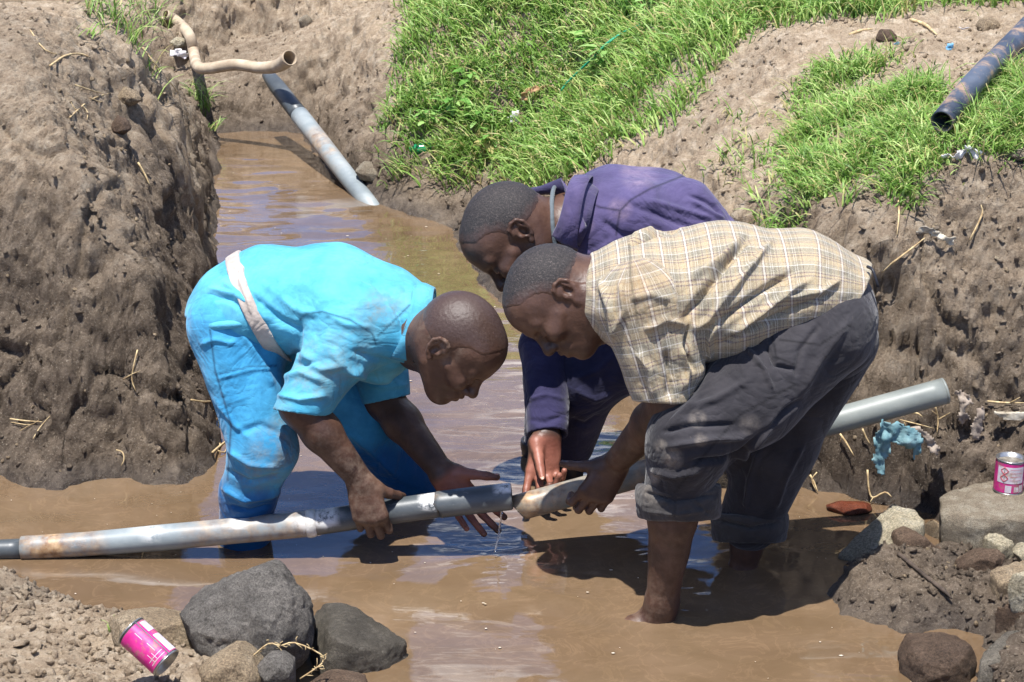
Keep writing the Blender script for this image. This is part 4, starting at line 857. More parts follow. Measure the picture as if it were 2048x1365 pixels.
# ======== man in purple
def purple_man():
    root = empty('person', 'man in purple overall and rubber boots crouching behind the other two men', 'person', PZ(1130, 965))
    fr = head_frame((-.44, .90), R(8), -1); hc = J(1024, 472, 4.96); s = 1.09
    A, p, Rm = head_prims(hc, fr, s)
    nb = J(1160, 452, 5.02)
    A += [Cone(p(-.035, 0, -.03), nb, .064, .078, .03), Cone(p(.0, 0, -.06), J(1160, 500, 5.02), .05, .05, .03), Cone(nb, J(1430, 500, 5.08), .08, .09, .04, flat=([0, 1, 0], 1.4))]
    sh, el, wr = J(1180, 520, 5.20), J(1088, 700, 5.10), J(1094, 868, 4.92)
    A += [Cone(nb, sh, .06, .06, .03), Cone(sh, el, .05, .045, .02), Cone(el, wr, .045, .030, .02)]
    cu = [(.10, .15, .1), (.55, .9, .6), (.7, 1.0, .7), (.75, 1.0, .7)]
    for sg in (1, -1):
        H, h1 = hand_prims(wr, -.97*UC-.10*XC+.2*TC, TC*.9+XC*.35, sg, cu, 1.1, .10, thumb=(.12*XC-.80*UC+.6*TC), tcurl=(.0, .15))
        if np.dot(h1[3], XC) < 0: break
    H[0].k = .02; A += H; nail(root, TIP[0]+TC*.0085, TIP[1], TC)
    A += [Cone(nb, J(1290, 440, 4.95), .06, .06, .03), Cone(J(1290, 440, 4.95), J(1420, 530, 4.93), .055, .05, .02)]
    for kn, ft in ((J(1165, 760, 5.10), J(1128, 950, 5.10)), (J(1105, 760, 5.24), J(1082, 950, 5.24))):
        A += [Cone(J(1440, 580, 5.1), kn, .08, .06, .03), Cone(kn, ft, .05, .04, .02), Cone(ft, ft+[-.0, 0, -.12], .04, .035, .02)]
    make_body(root, A, .0030, palms=[h1])
    make_hair(root, hc, p, Rm, s)
    B = [Cone(J(1168, 452, 5.03), J(1225, 445, 5.06), .086, .126, .03, flat=([0, 1, 0], 1.3)), Cone(J(1225, 445, 5.06), J(1310, 446, 5.08), .132, .124, .04, flat=([0, 1, 0], 1.35)), Cone(J(1310, 446, 5.08), J(1415, 515, 5.10), .122, .105, .04, flat=([0, 1, 0], 1.35)),
         Cone(J(1225, 500, 5.06), J(1330, 560, 5.08), .10, .10, .05, flat=([0, 1, 0], 1.3))]
    body = Grp(B+[Half(J(1146, 450, 5.03), unit(-.96*XC+.22*UC), .004), Cone(J(1115, 440, 5.02), J(1190, 455, 5.03), .076, .08, .004, '-')], 0)
    s1 = Cone(J(1285, 440, 4.95), J(1425, 520, 4.93), .092, .078, .03); s1b = Cone(J(1370, 420, 4.98), J(1430, 470, 4.96), .078, .058, .03)
    s2a = Cone(J(1180, 520, 5.18), J(1090, 690, 5.10), .08, .062, .03); s2 = sleeve(J(1090, 690, 5.10), J(1096, 872, 4.93), .062, .050, .02, .005, .04)
    folds = [([(1290, 400), (1360, 420), (1430, 440)], 8, .006), ([(1260, 410), (1340, 440), (1400, 460)], 9, -.007), ([(1380, 400), (1420, 425), (1450, 440)], 5, .005), ([(1375, 390), (1415, 405), (1445, 430)], 4, -.005), ([(1200, 440), (1240, 470), (1290, 480)], 9, -.005), ([(1230, 480), (1200, 500), (1170, 510)], 8, .005),
             ([(1045, 700), (1090, 720), (1135, 715)], 7, .005), ([(1050, 745), (1090, 760), (1135, 750)], 6, -.005), ([(1055, 800), (1090, 790), (1130, 800)], 6, .004), ([(1060, 840), (1090, 845), (1130, 830)], 6, -.004), ([(1050, 680), (1100, 690), (1135, 680)], 5, -.004)]
    seams = [[(1367, 352), (1300, 378), (1262, 400), (1240, 422), (1232, 470)], [(1150, 392), (1200, 415), (1240, 422)]]
    cloth(root, 'sleeve', [s2a, s2], .004, MT['purple_shaded'], folds[8:], (), (), .004, (10, 10, 14))
    cloth(root, 'overall_top', [body, s1, s1b], .0042, MT['purple'], folds, seams, [(1280, 345, 40, .7), (1240, 420, 25, .6), (1170, 450, 20, .4)], .003, (10, 10, 10))
    collar(root, J(1122, 424, 5.0), unit(-.92*XC+.34*UC), -UC, .088, .100, .040, MT['purple'], .75, 2*math.pi-.75, .012, attrs={'dirt': .1, 'seam': 0}, stand=.07, tip=.03, wob=.004)
    flap(root, [(1126, 372), (1134, 402), (1144, 438), (1150, 474)], [(1121, 357), (1144, 384), (1161, 420), (1175, 457)], [5.0, 4.925, 4.90, 4.885], MT['purple'])
    flap(root, [(1024, 394), (1052, 393), (1092, 390), (1132, 392)], [(1024, 386), (1044, 379), (1082, 372), (1122, 356)], [5.08, 5.08, 5.06, 5.03], MT['purple_shaded'])
    V, Fc = tube([np.array(J(1116, 444, 5.0))+(math.cos(a)*unit(UC-.12*XC)*.0825+math.sin(a)*unit([.15, 1., 0])*.0885) for a in np.linspace(0, 2*math.pi, 40)], .0055, 8, cap=False)
    mesh_obj('undershirt_collar', V, Fc, MT['tee'], root, attrs={'dirt': np.zeros(len(V)), 'seam': np.zeros(len(V))})
    T = [Cone(J(1420, 540, 5.10), J(1400, 600, 5.1), .12, .12, .03, flat=([0, 1, 0], 1.3)), Cone(J(1400, 610, 5.06), J(1172, 755, 5.08), .12, .092, .04), Cone(J(1172, 755, 5.08), J(1142, 892, 5.10), .086, .058, .03),
         Cone(J(1400, 610, 5.16), J(1110, 760, 5.24), .11, .08, .04), Cone(J(1110, 760, 5.24), J(1085, 885, 5.24), .075, .05, .03)]
    cloth(root, 'trousers', T, .0045, MT['navy'], [([(1150, 780), (1190, 800), (1220, 790)], 8, .005), ([(1140, 840), (1170, 850), (1200, 830)], 7, -.005), ([(1240, 700), (1200, 740), (1150, 760)], 8, .004)], (), [(1190, 860, 30, .4)], .003, (9, 9, 9))
    for a, b in ((J(1137, 885, 5.10), J(1126, 985, 5.10)), (J(1082, 880, 5.24), J(1076, 975, 5.24))):
        bt = [Cone(a, b, .050, .045, 0), Grp([Cone(a, a+unit(b-a)*.012, .054, .054, 0)], .003), Cone(b+[0, 0, -.06], b+[-.12, -.02, -.1], .045, .035, .03)]
        bt = [Grp(bt+[Half(a, unit(a-b), .003), Cone(a+unit(a-b)*.05, a+unit(b-a)*.02, .045, .045, .003, '-')], 0)]
        V, Fc = mesh_sdf(bt, .004, *bbox(bt)); mesh_obj('boot', relax(V, Fc, 1), Fc, MT['rubber'], root)
    return root
blue_man(); plaid_man(); purple_man()
# ---------------------------------------------------------------- pipes
def two_r(x): return None
MT['pvc'] = mat_pvc('grey_pvc', (lin(104, 112, 116), lin(128, 136, 138), lin(150, 156, 156)), rust_or_shade=1.)
MT['pvc_dark'] = mat_pvc('wet_grey_pvc', (lin(50, 55, 58), lin(70, 75, 78), lin(100, 104, 105)), rust_or_shade=1., rough=.36)
MT['pvc_light'] = mat_pvc('clean_grey_pvc', (lin(104, 108, 104), lin(122, 126, 120), lin(140, 142, 134)), rust_or_shade=1., rough=.4)
MT['hdpe'] = mat_pvc('black_hdpe', (lin(30, 36, 46), lin(50, 58, 72), lin(80, 88, 102)), rough=.45, grime=lin(150, 124, 100))
def pipe_piece(name, pts, rad, mat, parent, hollow=.004, rust_or_shade=(), paint=(), seg=32, sub=6):
    V, Fc = tube(pts, rad, seg, sub=sub, hollow=hollow)
    return mesh_obj(name, V, Fc, mat, parent, attrs={'rust_or_shade': blobs(V, rust_or_shade), 'paint': blobs(V, paint, .3)})
def left_pipe():
    Yp = 4.60; root = empty('water_pipe', 'long sleeved grey pipe with a rusty left end, held by the turquoise man', 'pipe', J(600, 1050, Yp))
    P = lambda x, y: J(x, y, Yp)
    pipe_piece('thin_pipe', [P(-260, 1112), P(-120, 1106), P(50, 1098)], .0245, MT['pvc_dark'], root)
    pipe_piece('pipe_sleeve', [P(44, 1097), P(180, 1088), P(330, 1075), P(480, 1061), P(624, 1047)], [.0288, .0288, .0308, .0305, .0315], MT['pvc'], root, rust_or_shade=[(90, 1095, 90, 1.), (165, 1100, 50, .9), (420, 1068, 60, .6), (520, 1072, 60, .8), (560, 1050, 90, .7), (600, 1050, 60, .6), (60, 1100, 50, 1)], paint=[(300, 1060, 25, .5), (622, 1045, 26, 1.), (480, 1045, 14, .8)])
    V, Fc = tube([P(614, 1048), P(620, 1047.5), P(627, 1046.5), P(634, 1046)], [.0320, .0338, .0335, .0305], 28, hollow=.004)
    N_ = fbm(V, 90, 3)*.0022; mesh_obj('glue_collar', V+(V-P(624, 1047))/.033*N_[:, None], Fc, MT['glue'], root)
    pipe_piece('pipe', [P(610, 1049), P(700, 1036), P(790, 1022), P(884, 1009)], .0300, MT['pvc_dark'], root, rust_or_shade=[(560, 1050, 80, .7)], paint=[(650, 1030, 28, .8), (860, 1000, 22, .9)])
    pipe_piece('end_coupling', [P(878, 1010), P(884, 1009), P(950, 1001), P(1014, 994), P(1024, 993)], [.0312, .0322, .0322, .0325, .0300], MT['pvc_dark'], root, rust_or_shade=[(870, 1000, 18, .6)], paint=[(1018, 970, 16, 1.), (1000, 975, 14, .8)], sub=4)
    return root
def right_pipe():
    A, B = J(1036, 1016, 4.615), J(1890, 782, 4.77)
    root = empty('water_pipe', 'straight pale grey pipe running behind the plaid man up to the right bank', 'pipe', (A+B)/2)
    pts = [A+(B-A)*t for t in np.linspace(0, 1, 9)]
    o = pipe_piece('pipe', pts, .0315, MT['pvc_light'], root, rust_or_shade=[(1055, 1005, 50, 1.), (1110, 995, 60, .8), (1200, 975, 80, .6), (1290, 950, 60, .6)], paint=(), sub=4)  # blobs by the mouth: grime, and the men's shade painted in brown
    # slant-cut mouth
    me = o.data; ax = unit(B-A)
    for v in me.vertices:
        w_ = np.array(v.co)+np.array(parent_world(root)); t = (w_-A)@ax
        if t < .02: v.co = Vector(np.array(v.co)+ax*(-.55*((w_-A)@UC)-.004))
    V, Fc = tube([A+ax*(-.004), A+ax*.004], .0315, 28, hollow=.005)
    V = V+ax*(-.55*((V-A)@UC))[:, None]-ax*.004; mesh_obj('cut_rim', V, Fc, MT['concrete'], root, attrs={'shore': np.zeros(len(V))})
    ce = B-ax*.001; V, Fc = tube([ce-ax*.004, ce+ax*.002], [.0319, .0319], 28, hollow=.004); mesh_obj('end_ring', V, Fc, MT['pvc_light'], root, attrs={'rust_or_shade': V[:, 0]*0, 'paint': V[:, 0]*0})
    return root
MT['glue'] = simple('white_glue', lin(180, 176, 168), lin(220, 216, 208), 60, .6, .4, .003)
left_pipe(); right_pipe()
# ---------------------------------------------------------------- rocks
def chip(D, r, rs, k=8, lo=.86, hi=.97):
    """knock flat facets off a star-shaped stone"""
    P = D*r[:, None]
    for _ in range(k):
        n = unit(rs.normal(size=3)*[1, 1, .8]+[0, -.5, .3]); d = (P@n).max()*(lo+(hi-lo)*rs.rand()); q = D@n; r = np.minimum(r, np.where(q > 1e-3, d/np.maximum(q, 1e-3), 50.))
    return r
def hull_planes(P):
    bm = bmesh.new(); [bm.verts.new(p) for p in P]; r = bmesh.ops.convex_hull(bm, input=bm.verts[:]); bm.normal_update()
    pl = [(np.array(f.normal), float(f.normal.dot(f.verts[0].co))) for f in bm.faces]; bm.free(); return pl
def rock(name, label, outline, Y, depth, mat, seed=0, h=.006, rough=.006, lean=.0, wet=0., round_=.02, cat='rock', group=None, front=.5):
    """a stone whose front face follows the outline at distance Y and whose body reaches depth metres back"""
    rs = np.random.RandomState(seed); O = np.array([J(x, y, Y) for x, y in outline]); c = O.mean(0)
    P = [c+(o-c)*.98 for o in O]
    P += [c+(o-c)*(.35+.45*rs.rand())+np.array([0, -depth*front*(.7+.5*rs.rand()), .0]) for o in O]
    P += [c+(o-c)*(.70+.2*rs.rand())+np.array([0, depth*(.6+.5*rs.rand()), -.01]) for o in O]
    P = np.array(P); cc = P.mean(0); bm = bmesh.new(); bmesh.ops.create_icosphere(bm, subdivisions=5, radius=1)
    D = np.array([v.co[:] for v in bm.verts]); Fc = [[v.index for v in f.verts] for f in bm.faces]; bm.free()
    pl = hull_planes(P-cc); r = np.full(len(D), 1e9); acc = np.zeros(len(D))
    for n, d in pl:
        q = D@n; rr = np.where(q > 1e-3, d/np.maximum(q, 1e-3), 50.); acc += rr**-38.
    r = chip(D, acc**(-1/38.), rs); V = cc+D*r[:, None]
    V = V+D*(fbm(V, 9, 4, .55, off=seed)*.022+fbm(V, 32, 4, .6, off=seed, ridge=True)*rough+fbm(V, 110, 2, off=seed)*rough*.35)[:, None]*min(1, r.mean()/.1)[..., None] if False else V+D*((fbm(V, 7, 3, .5, off=seed)*.014+fbm(V, 26, 5, .68, off=seed, ridge=True)*rough*1.7-np.clip(.3-worley(V+fbm(V, 40, 2)[:, None]*.01, 42, seed)[0], 0, 1)*rough*1.5)*min(1., r.mean()/.09))[:, None]
    sh = np.clip(1.1-V[:, 2]/.05, 0, 1) if wet == 0 else np.clip(np.full(len(V), wet)+fbm(V, 8, 2), 0, 1)
    o = mesh_obj(name, V, Fc, mat, None, loc=(c[0], c[1], V[:, 2].min()), attrs={'shore': sh}); tag(o, label, cat, group); return o
def rock_pts(name, label, pts, mat, seed=0, rough=.004, wet=0., cat='rock', group=None):
    """a broken block: the hull of points given as picture x, y and height above the water"""
    P = np.array([PZ(x, y, z) for x, y, z in pts]); lo = P[:, 2].min(); low = P.copy(); low[:, 2] = lo-.05; cc = P.mean(0)*[1, 1, 1]; low[:, :2] = cc[:2]+(low[:, :2]-cc[:2])*.9; P = np.vstack([P, low]); cc = P.mean(0)
    bV, bF = ico(6) if False else ico(5); pl = hull_planes(P-cc); acc = np.zeros(len(bV))
    for n, d in pl: q = bV@n; acc += np.where(q > 1e-3, max(d, 1e-3)/np.maximum(q, 1e-3), 50.)**-46.
    r = chip(bV, acc**(-1/46.), np.random.RandomState(seed), 6, .86, .96); V = cc+bV*r[:, None]
    V = V+bV*((fbm(V, 7, 3, off=seed)*.012+fbm(V, 26, 5, .68, off=seed, ridge=True)*rough*1.8-np.clip(.3-worley(V+fbm(V, 40, 2)[:, None]*.01, 42, seed)[0], 0, 1)*rough*1.5))[:, None]
    sh = np.clip(1.1-V[:, 2]/.05, 0, 1) if wet == 0 else np.clip(wet+fbm(V, 8, 2), 0, 1)
    return tag(mesh_obj(name, V, bF, mat, None, loc=(cc[0], cc[1], lo), attrs={'shore': sh}), label, cat, group)
def ico(sub):
    bm = bmesh.new(); bmesh.ops.create_icosphere(bm, subdivisions=sub, radius=1); V_ = np.array([v.co[:] for v in bm.verts]); F_ = np.array([[v.index for v in f.verts] for f in bm.faces]); bm.free(); return V_, F_
def zy(px, py, z=0): return PZ(px, py, z)[1]
rock('rock', 'large dark grey pointed boulder at the water edge, bottom left', [(345, 1245), (400, 1205), (452, 1178), (515, 1136), (558, 1152), (602, 1205), (636, 1262), (628, 1305), (600, 1345), (540, 1380), (430, 1370), (395, 1310)], 3.98, .16, MT['dark_rock'], 1, rough=.010)
rock_pts('rock', 'wet shiny grey boulder right of the pointed dark boulder', [(616, 1238, .05), (652, 1203, .085), (698, 1206, .085), (756, 1250, .06), (815, 1289, .03), (822, 1314, .0), (790, 1350, -.02), (700, 1354, -.01), (630, 1345, .0), (664, 1286, .085), (740, 1304, .05)], MT['wet_rock'], 2, .006, wet=.5)
rock('rock', 'tan flat topped stone behind the lying pink can', [(212, 1245), (240, 1226), (300, 1234), (368, 1248), (398, 1280), (412, 1315), (395, 1370), (300, 1370), (230, 1300)], 4.0, .10, MT['tan_rock'], 3)
rock('rock', 'rounded tan clod of earth right of the lying pink can', [(395, 1340), (430, 1310), (475, 1298), (510, 1325), (538, 1365), (530, 1400), (400, 1400)], 3.80, .10, MT['tan_rock'], 4)
rock('rock', 'small dark stone under the dry twig at the bottom edge', [(512, 1335), (535, 1312), (568, 1308), (592, 1330), (590, 1380), (520, 1385)], 3.80, .07, MT['dark_rock'], 5)
rock('rock', 'small brown clod beside the wet boulder at the bottom edge', [(615, 1372), (650, 1355), (700, 1352), (735, 1366), (740, 1400), (620, 1400)], 3.86, .06, MT['brown_rock'], 6)
rock_pts('concrete_block', 'big flat block of old concrete carrying the standing pink can', [(1876, 990, .115), (1925, 966, .12), (2000, 955, .12), (2120, 950, .12), (1880, 1036, .10), (1958, 1040, .11), (2048, 1038, .115), (2130, 1040, .11), (1886, 1080, .03), (1960, 1098, .02), (2048, 1100, .02), (2130, 1100, .02)], MT['concrete'], 7, .004, cat='concrete block')
rock_pts('rock', 'pale pointed slab with white top leaning into the water', [(1786, 1004, .085), (1832, 1020, .085), (1860, 1046, .08), (1850, 1068, .055), (1802, 1058, .075), (1672, 1113, .005), (1738, 1136, .0), (1792, 1114, .0), (1740, 1062, .03)], MT['pale_rock'], 8, .003)
rock_pts('rock', 'brown angular stone lying against the pale pointed slab', [(1784, 1066, .07), (1810, 1054, .075), (1852, 1078, .075), (1880, 1098, .05), (1862, 1126, .0), (1800, 1128, .0), (1780, 1104, .02), (1812, 1092, .06)], MT['brown_rock'], 9, .004)
rock_pts('rock', 'small pale stone in front of the concrete block', [(1966, 1072, .08), (1986, 1058, .085), (2032, 1080, .08), (2032, 1106, .05), (2005, 1122, .03), (1966, 1100, .03), (2000, 1092, .08)], MT['pale_rock'], 10, .003)
rock('rock', 'dark brown stone between the small pale stone and the mud spit', [(1914, 1136), (1958, 1102), (2000, 1096), (2016, 1116), (1985, 1148), (1938, 1166)], 4.40, .06, MT['brown_rock'], 11)
rock_pts('rock', 'large tan boulder cut by the right edge above the mud spit', [(1980, 1142, .12), (2030, 1112, .13), (2110, 1108, .13), (2000, 1170, .11), (2060, 1160, .12), (2130, 1160, .12), (1990, 1190, .05), (2035, 1214, .03), (2120, 1215, .03)], MT['tan_rock'], 12, .005)
rock('rock', 'round yellowish stone at the right edge under the concrete block', [(2024, 1104), (2050, 1092), (2090, 1098), (2095, 1126), (2035, 1124)], 4.44, .06, MT['pale_rock'], 13)
rock('rock', 'wet reddish brown boulder at the bottom right in the water', [(1798, 1330), (1822, 1296), (1895, 1280), (1942, 1290), (1956, 1332), (1942, 1385), (1830, 1385), (1800, 1360)], 4.0, .11, MT['brown_rock'], 14, wet=.45)
rock_pts('rock', 'grey boulder in the bottom right corner', [(1962, 1310, .10), (2012, 1262, .12), (2090, 1240, .13), (1950, 1350, .08), (1960, 1400, .0), (2030, 1330, .11), (2110, 1330, .12), (2110, 1420, .0)], MT['wet_rock'], 15, .005)
rock('brick_lump', 'wet lump of red brick half sunk in the water at the bank foot', [(1648, 1012), (1680, 1002), (1742, 1008), (1748, 1022), (1700, 1030), (1655, 1026)], 4.86, .05, MT['red_rock'], 16, cat='brick', rough=.008)
for i, (pts, mt, lb) in enumerate([([(1905, 1118, .05), (1930, 1104, .06), (1962, 1112, .06), (1958, 1136, .03), (1925, 1146, .02)], 'tan_rock', 'small tan stone wedged before the concrete block left corner'), ([(1848, 1098, .03), (1872, 1088, .05), (1898, 1100, .05), (1892, 1124, .01), (1858, 1128, .0)], 'brown_rock', 'small brown stone between the brown angular stone and the concrete block'),
        ([(2016, 1150, .17), (2060, 1140, .18), (2090, 1160, .17), (2050, 1178, .13)], 'pale_rock', 'pale stone lying on the large tan boulder at the right edge'), ([(1946, 1176, .07), (1968, 1166, .08), (1990, 1180, .07), (1978, 1200, .04), (1952, 1198, .04)], 'pale_rock', 'thin pale chip standing in the mud beside the large tan boulder'),
        ([(1846, 1040, .03), (1866, 1030, .05), (1884, 1044, .05), (1876, 1066, .01), (1852, 1068, .0)], 'tan_rock', 'small tan stone in the puddle behind the pale pointed slab'), ([(1990, 1220, .08), (2020, 1208, .10), (2056, 1216, .10), (2050, 1240, .06), (2004, 1244, .05)], 'brown_rock', 'brown stone between the large tan boulder and the corner boulder'),
        ([(1740, 1150, .04), (1764, 1142, .05), (1784, 1154, .05), (1774, 1170, .03), (1748, 1168, .02)], 'brown_rock', 'small muddy stone at the head of the mud spit')]):
    rock_pts('rock', lb, pts, MT[mt], 40+i, .0025)
def rock_on(name, label, outline, depth, mat, seed, **k):
    x, y = np.mean(outline, 0); p, n = hit(x, y); return rock(name, label, outline, p[1]-.02, depth, mat, seed, **k)
rock_on('rock', 'upper of two grey stones sticking out of the left bank', [(232, 196), (248, 170), (276, 184), (286, 200), (262, 214), (240, 210)], .05, MT['tan_rock'], 17)
rock_on('rock', 'lower of two grey stones sticking out of the left bank', [(220, 254), (234, 228), (256, 242), (262, 258), (246, 270), (226, 266)], .05, MT['brown_rock'], 18)
rock_on('rock', 'pale stone at the far waterline beside the leaning pipe', [(706, 342), (728, 322), (752, 326), (766, 342), (756, 362), (720, 362)], .08, MT['concrete'], 19)
rock_on('rock', 'tan block of stone at the top right beside the black pipe', [(1952, 52), (1966, 36), (1990, 34), (2002, 48), (2002, 66), (1976, 72), (1956, 66)], .08, MT['tan_rock'], 20)
rock_on('rock', 'brown clod on the dirt above the right grass mound', [(1750, 78), (1764, 58), (1784, 60), (1796, 74), (1790, 88), (1762, 90)], .07, MT['brown_rock'], 21)
rock_on('rock', 'grey stone at the right edge beside the white plastic', [(2018, 312), (2034, 298), (2070, 300), (2070, 320), (2030, 322)], .05, MT['concrete'], 22)
rock_on('rock', 'white rounded stone at the top left beyond the hose', [(338, 84), (352, 74), (372, 78), (376, 92), (352, 98)], .06, MT['pale_rock'], 23)
rock_on('rock', 'pale stone on the far slope above the hose end', [(596, 40), (612, 28), (626, 40), (622, 62), (602, 64)], .06, MT['concrete'], 24)

# pebbles and clods of dug earth, uncountable
def wet_of(P):
    i = np.clip(np.searchsorted(gx, P[:, 0]), 0, nx-1); j = np.clip(np.searchsorted(gy, P[:, 1]), 0, ny-1); return wet.reshape(nx, ny)[i, j]
def ico(sub):
    bm = bmesh.new(); bmesh.ops.create_icosphere(bm, subdivisions=sub, radius=1); V_ = np.array([v.co[:] for v in bm.verts]); F_ = np.array([[v.index for v in f.verts] for f in bm.faces]); bm.free(); return V_, F_
rs = np.random.RandomState(11)
def scatter_clods(name, n, pick, smin, smax, mat, pw=2.5, sub=1):
    bV, bF = ico(sub); idx = pick; idx = rs.choice(idx, n); P = GV[idx]; Nn = GN[idx]; sz = smin+(smax-smin)*rs.rand(n)**pw
    var = [bV*(1+1.5*fbm(bV+k*5, 1.5, 3)[:, None])*np.array([1, .75, .5])*(.8+.4*rs.rand(3)) for k in range(10)]
    Vs = np.empty((n, len(bV), 3)); A = rs.normal(size=(n, 3, 3)); Q, _ = np.linalg.qr(A)
    for i in range(n): Vs[i] = (var[i % 10]@Q[i])*sz[i]+P[i]+Nn[i]*sz[i]*.25+(rs.rand(3)-.5)*.006
    Fs = (bF[None]+np.arange(n)[:, None, None]*len(bV)).reshape(-1, 3); Vs = Vs.reshape(-1, 3)
    return Vs, Fs
pp = proj(GV); vis = (pp[:, 0] > -60) & (pp[:, 0] < 2108) & (pp[:, 1] > -60) & (pp[:, 1] < 1425) & (GV[:, 1] < 10) & (GV[:, 1] > 3.3) & (GSD > .01)
vi = np.where(vis)[0]; wgt = np.clip(fbm(GV[vi], 3.5, 3)*2+.5, .02, 1)
vi_c = vi[rs.rand(len(vi)) < wgt]; nearv = vi[(GV[vi, 1] < 4.9)]; leftv = nearv[GV[nearv, 0] < 0]
V, Fc = scatter_clods('c', 9000, vi_c, .0018, .012, None, 3.5); V2, F2 = scatter_clods('c', 1500, leftv, .002, .016, None, 4.)
rv = vi[(GV[vi, 0] > .45) & (GV[vi, 1] < 5.6)]; V3, F3 = scatter_clods('c', 1600, rv, .002, .012, None, 3.)
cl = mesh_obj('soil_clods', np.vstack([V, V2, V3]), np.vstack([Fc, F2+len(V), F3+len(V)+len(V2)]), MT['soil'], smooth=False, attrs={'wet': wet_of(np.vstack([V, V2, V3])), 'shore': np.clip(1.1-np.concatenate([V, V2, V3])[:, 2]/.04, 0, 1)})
tag(cl, 'loose clods and crumbs of dug earth scattered over the banks', 'earth clods', kind='stuff')
V, Fc = scatter_clods('c', 1500, vi, .002, .009, None, 2); pb = mesh_obj('pebbles', V, Fc, MT['tan_rock'], attrs={'shore': V[:, 0]*0}); tag(pb, 'small pale pebbles embedded in the earth of the banks', 'pebbles', kind='stuff')

# ---------------------------------------------------------------- grass
def inpoly(q, poly):
    ins = np.zeros(len(q), bool); n = len(poly); poly = np.array(poly, float)
    for i in range(n):
        a, b = poly[i], poly[(i+1) % n]; ins ^= ((a[1] > q[:, 1]) != (b[1] > q[:, 1])) & (q[:, 0] < (b[0]-a[0])*(q[:, 1]-a[1])/(b[1]-a[1]+1e-12)+a[0])
    return ins
def blades(P, Nn, L, wid, lean, droop, seg=4, az=None, tint=None):
    """curved tapering blades rooted at P; returns V, F, tint"""
    n = len(P); a = rs.rand(n)*2*math.pi if az is None else az; h = np.c_[np.cos(a), np.sin(a), np.zeros(n)]; up = unit_rows(Nn*.45+np.array([0, 0, 1.])*.75)
    side = np.cross(h, up); side /= np.linalg.norm(side, axis=1)[:, None]+1e-9; roll = (rs.rand(n)-.5)*1.2; side = unit_rows(side*np.cos(roll)[:, None]+up*np.sin(roll)[:, None])
    rows = []
    for k in range(seg+1):
        t = k/seg; w_ = wid*(1-t**1.6)*.5+.0002
        c = P+up*(L*t*np.cos(lean*t)*(1-droop*t*t*.6))[:, None]+h*(L*np.sin(lean)*t**1.4)[:, None]
        rows.append(c-side*w_[:, None]); rows.append(c+side*w_[:, None])
    V = np.stack(rows, 1); m = 2*(seg+1); f = np.array([[2*k, 2*k+1, 2*k+3, 2*k+2] for k in range(seg)])
    Fc = (f[None]+np.arange(n)[:, None, None]*m).reshape(-1, 4); tn = np.repeat(tint if tint is not None else rs.rand(n), m)
    return V.reshape(-1, 3), Fc, tn
def unit_rows(a): return a/(np.linalg.norm(a, axis=1)[:, None]+1e-12)
G1 = [(848, -60), (1760, -60), (1720, 8), (1600, 40), (1480, 80), (1425, 135), (1400, 190), (1345, 235), (1270, 262), (1215, 305), (1170, 318), (1110, 350), (1062, 378), (1010, 340), (960, 306), (930, 345), (880, 335), (838, 300), (800, 262), (782, 205), (815, 120)]
G2 = [(1590, 200), (1640, 145), (1720, 112), (1832, 128), (1868, 190), (1880, 250), (1885, 330), (1835, 372), (1800, 392), (1740, 352), (1650, 385), (1610, 440), (1560, 462), (1545, 440), (1576, 400), (1586, 330), (1584, 260)]
G3 = [(1905, 190), (1960, 170), (2080, 150), (2080, 300), (1990, 296), (1930, 300), (1890, 300)]
G4 = [(1500, -60), (2100, -60), (2100, 6), (1900, 14), (1700, 22), (1560, 60)]
def grass_zone(poly, ntuft, per, Lm, wid=.0042, thr=-.25, spread=.035):
    m = vi[inpoly(pp[vi]+np.c_[fbm(GV[vi], 6, 3), fbm(GV[vi]+7, 6, 3)]*30, poly)]; m = m[fbm(GV[m], 4, 3)+.25*rs.rand(len(m)) > thr]
    m = m[seg_dist(pp[m], [(1880, 262), (1960, 170), (2060, 60)])[0] > 34]; ctr = rs.choice(m, ntuft); C_ = np.repeat(GV[ctr], per, 0)+np.c_[rs.normal(size=(ntuft*per, 2))*spread, np.zeros(ntuft*per)]
    Nn = np.repeat(GN[ctr], per, 0); tl = np.repeat(.6+.8*rs.rand(ntuft), per); baz = np.repeat(rs.rand(ntuft)*6.28, per)
    n = len(C_); C_[:, 2] = ground_at(C_)-.004
    L_ = Lm*tl*(.45+.9*rs.rand(n)); az = baz+rs.normal(size=n)*1.5; tint = np.clip(np.repeat(rs.rand(ntuft), per)*.55+rs.rand(n)*.5-.05, 0, .91); dry = rs.rand(n) < .05+.22*np.repeat(rs.rand(ntuft)**2, per); tint[dry] = .93+.07*rs.rand(dry.sum())
    return blades(C_, Nn, L_, wid*(.7+.7*rs.rand(n)), .35+.95*rs.rand(n), rs.rand(n)*.8, az=az, tint=tint)
gxi, gyi = gx, gy; ZZ = GV[:, 2].reshape(nx, ny)
def ground_at(P):
    i = np.clip(np.searchsorted(gxi, P[:, 0]), 1, nx-1); j = np.clip(np.searchsorted(gyi, P[:, 1]), 1, ny-1)
    tx = np.clip((P[:, 0]-gxi[i-1])/(gxi[i]-gxi[i-1]), 0, 1); ty = np.clip((P[:, 1]-gyi[j-1])/(gyi[j]-gyi[j-1]), 0, 1)
    return ZZ[i-1, j-1]*(1-tx)*(1-ty)+ZZ[i, j-1]*tx*(1-ty)+ZZ[i-1, j]*(1-tx)*ty+ZZ[i, j]*tx*ty
def join3(*ms):
    o = 0; Vs, Fs, Ts = [], [], []
    for v, f, t in ms: Vs.append(v); Fs.append(f+o); Ts.append(t); o += len(v)
    return np.vstack(Vs), np.vstack(Fs), np.concatenate(Ts)
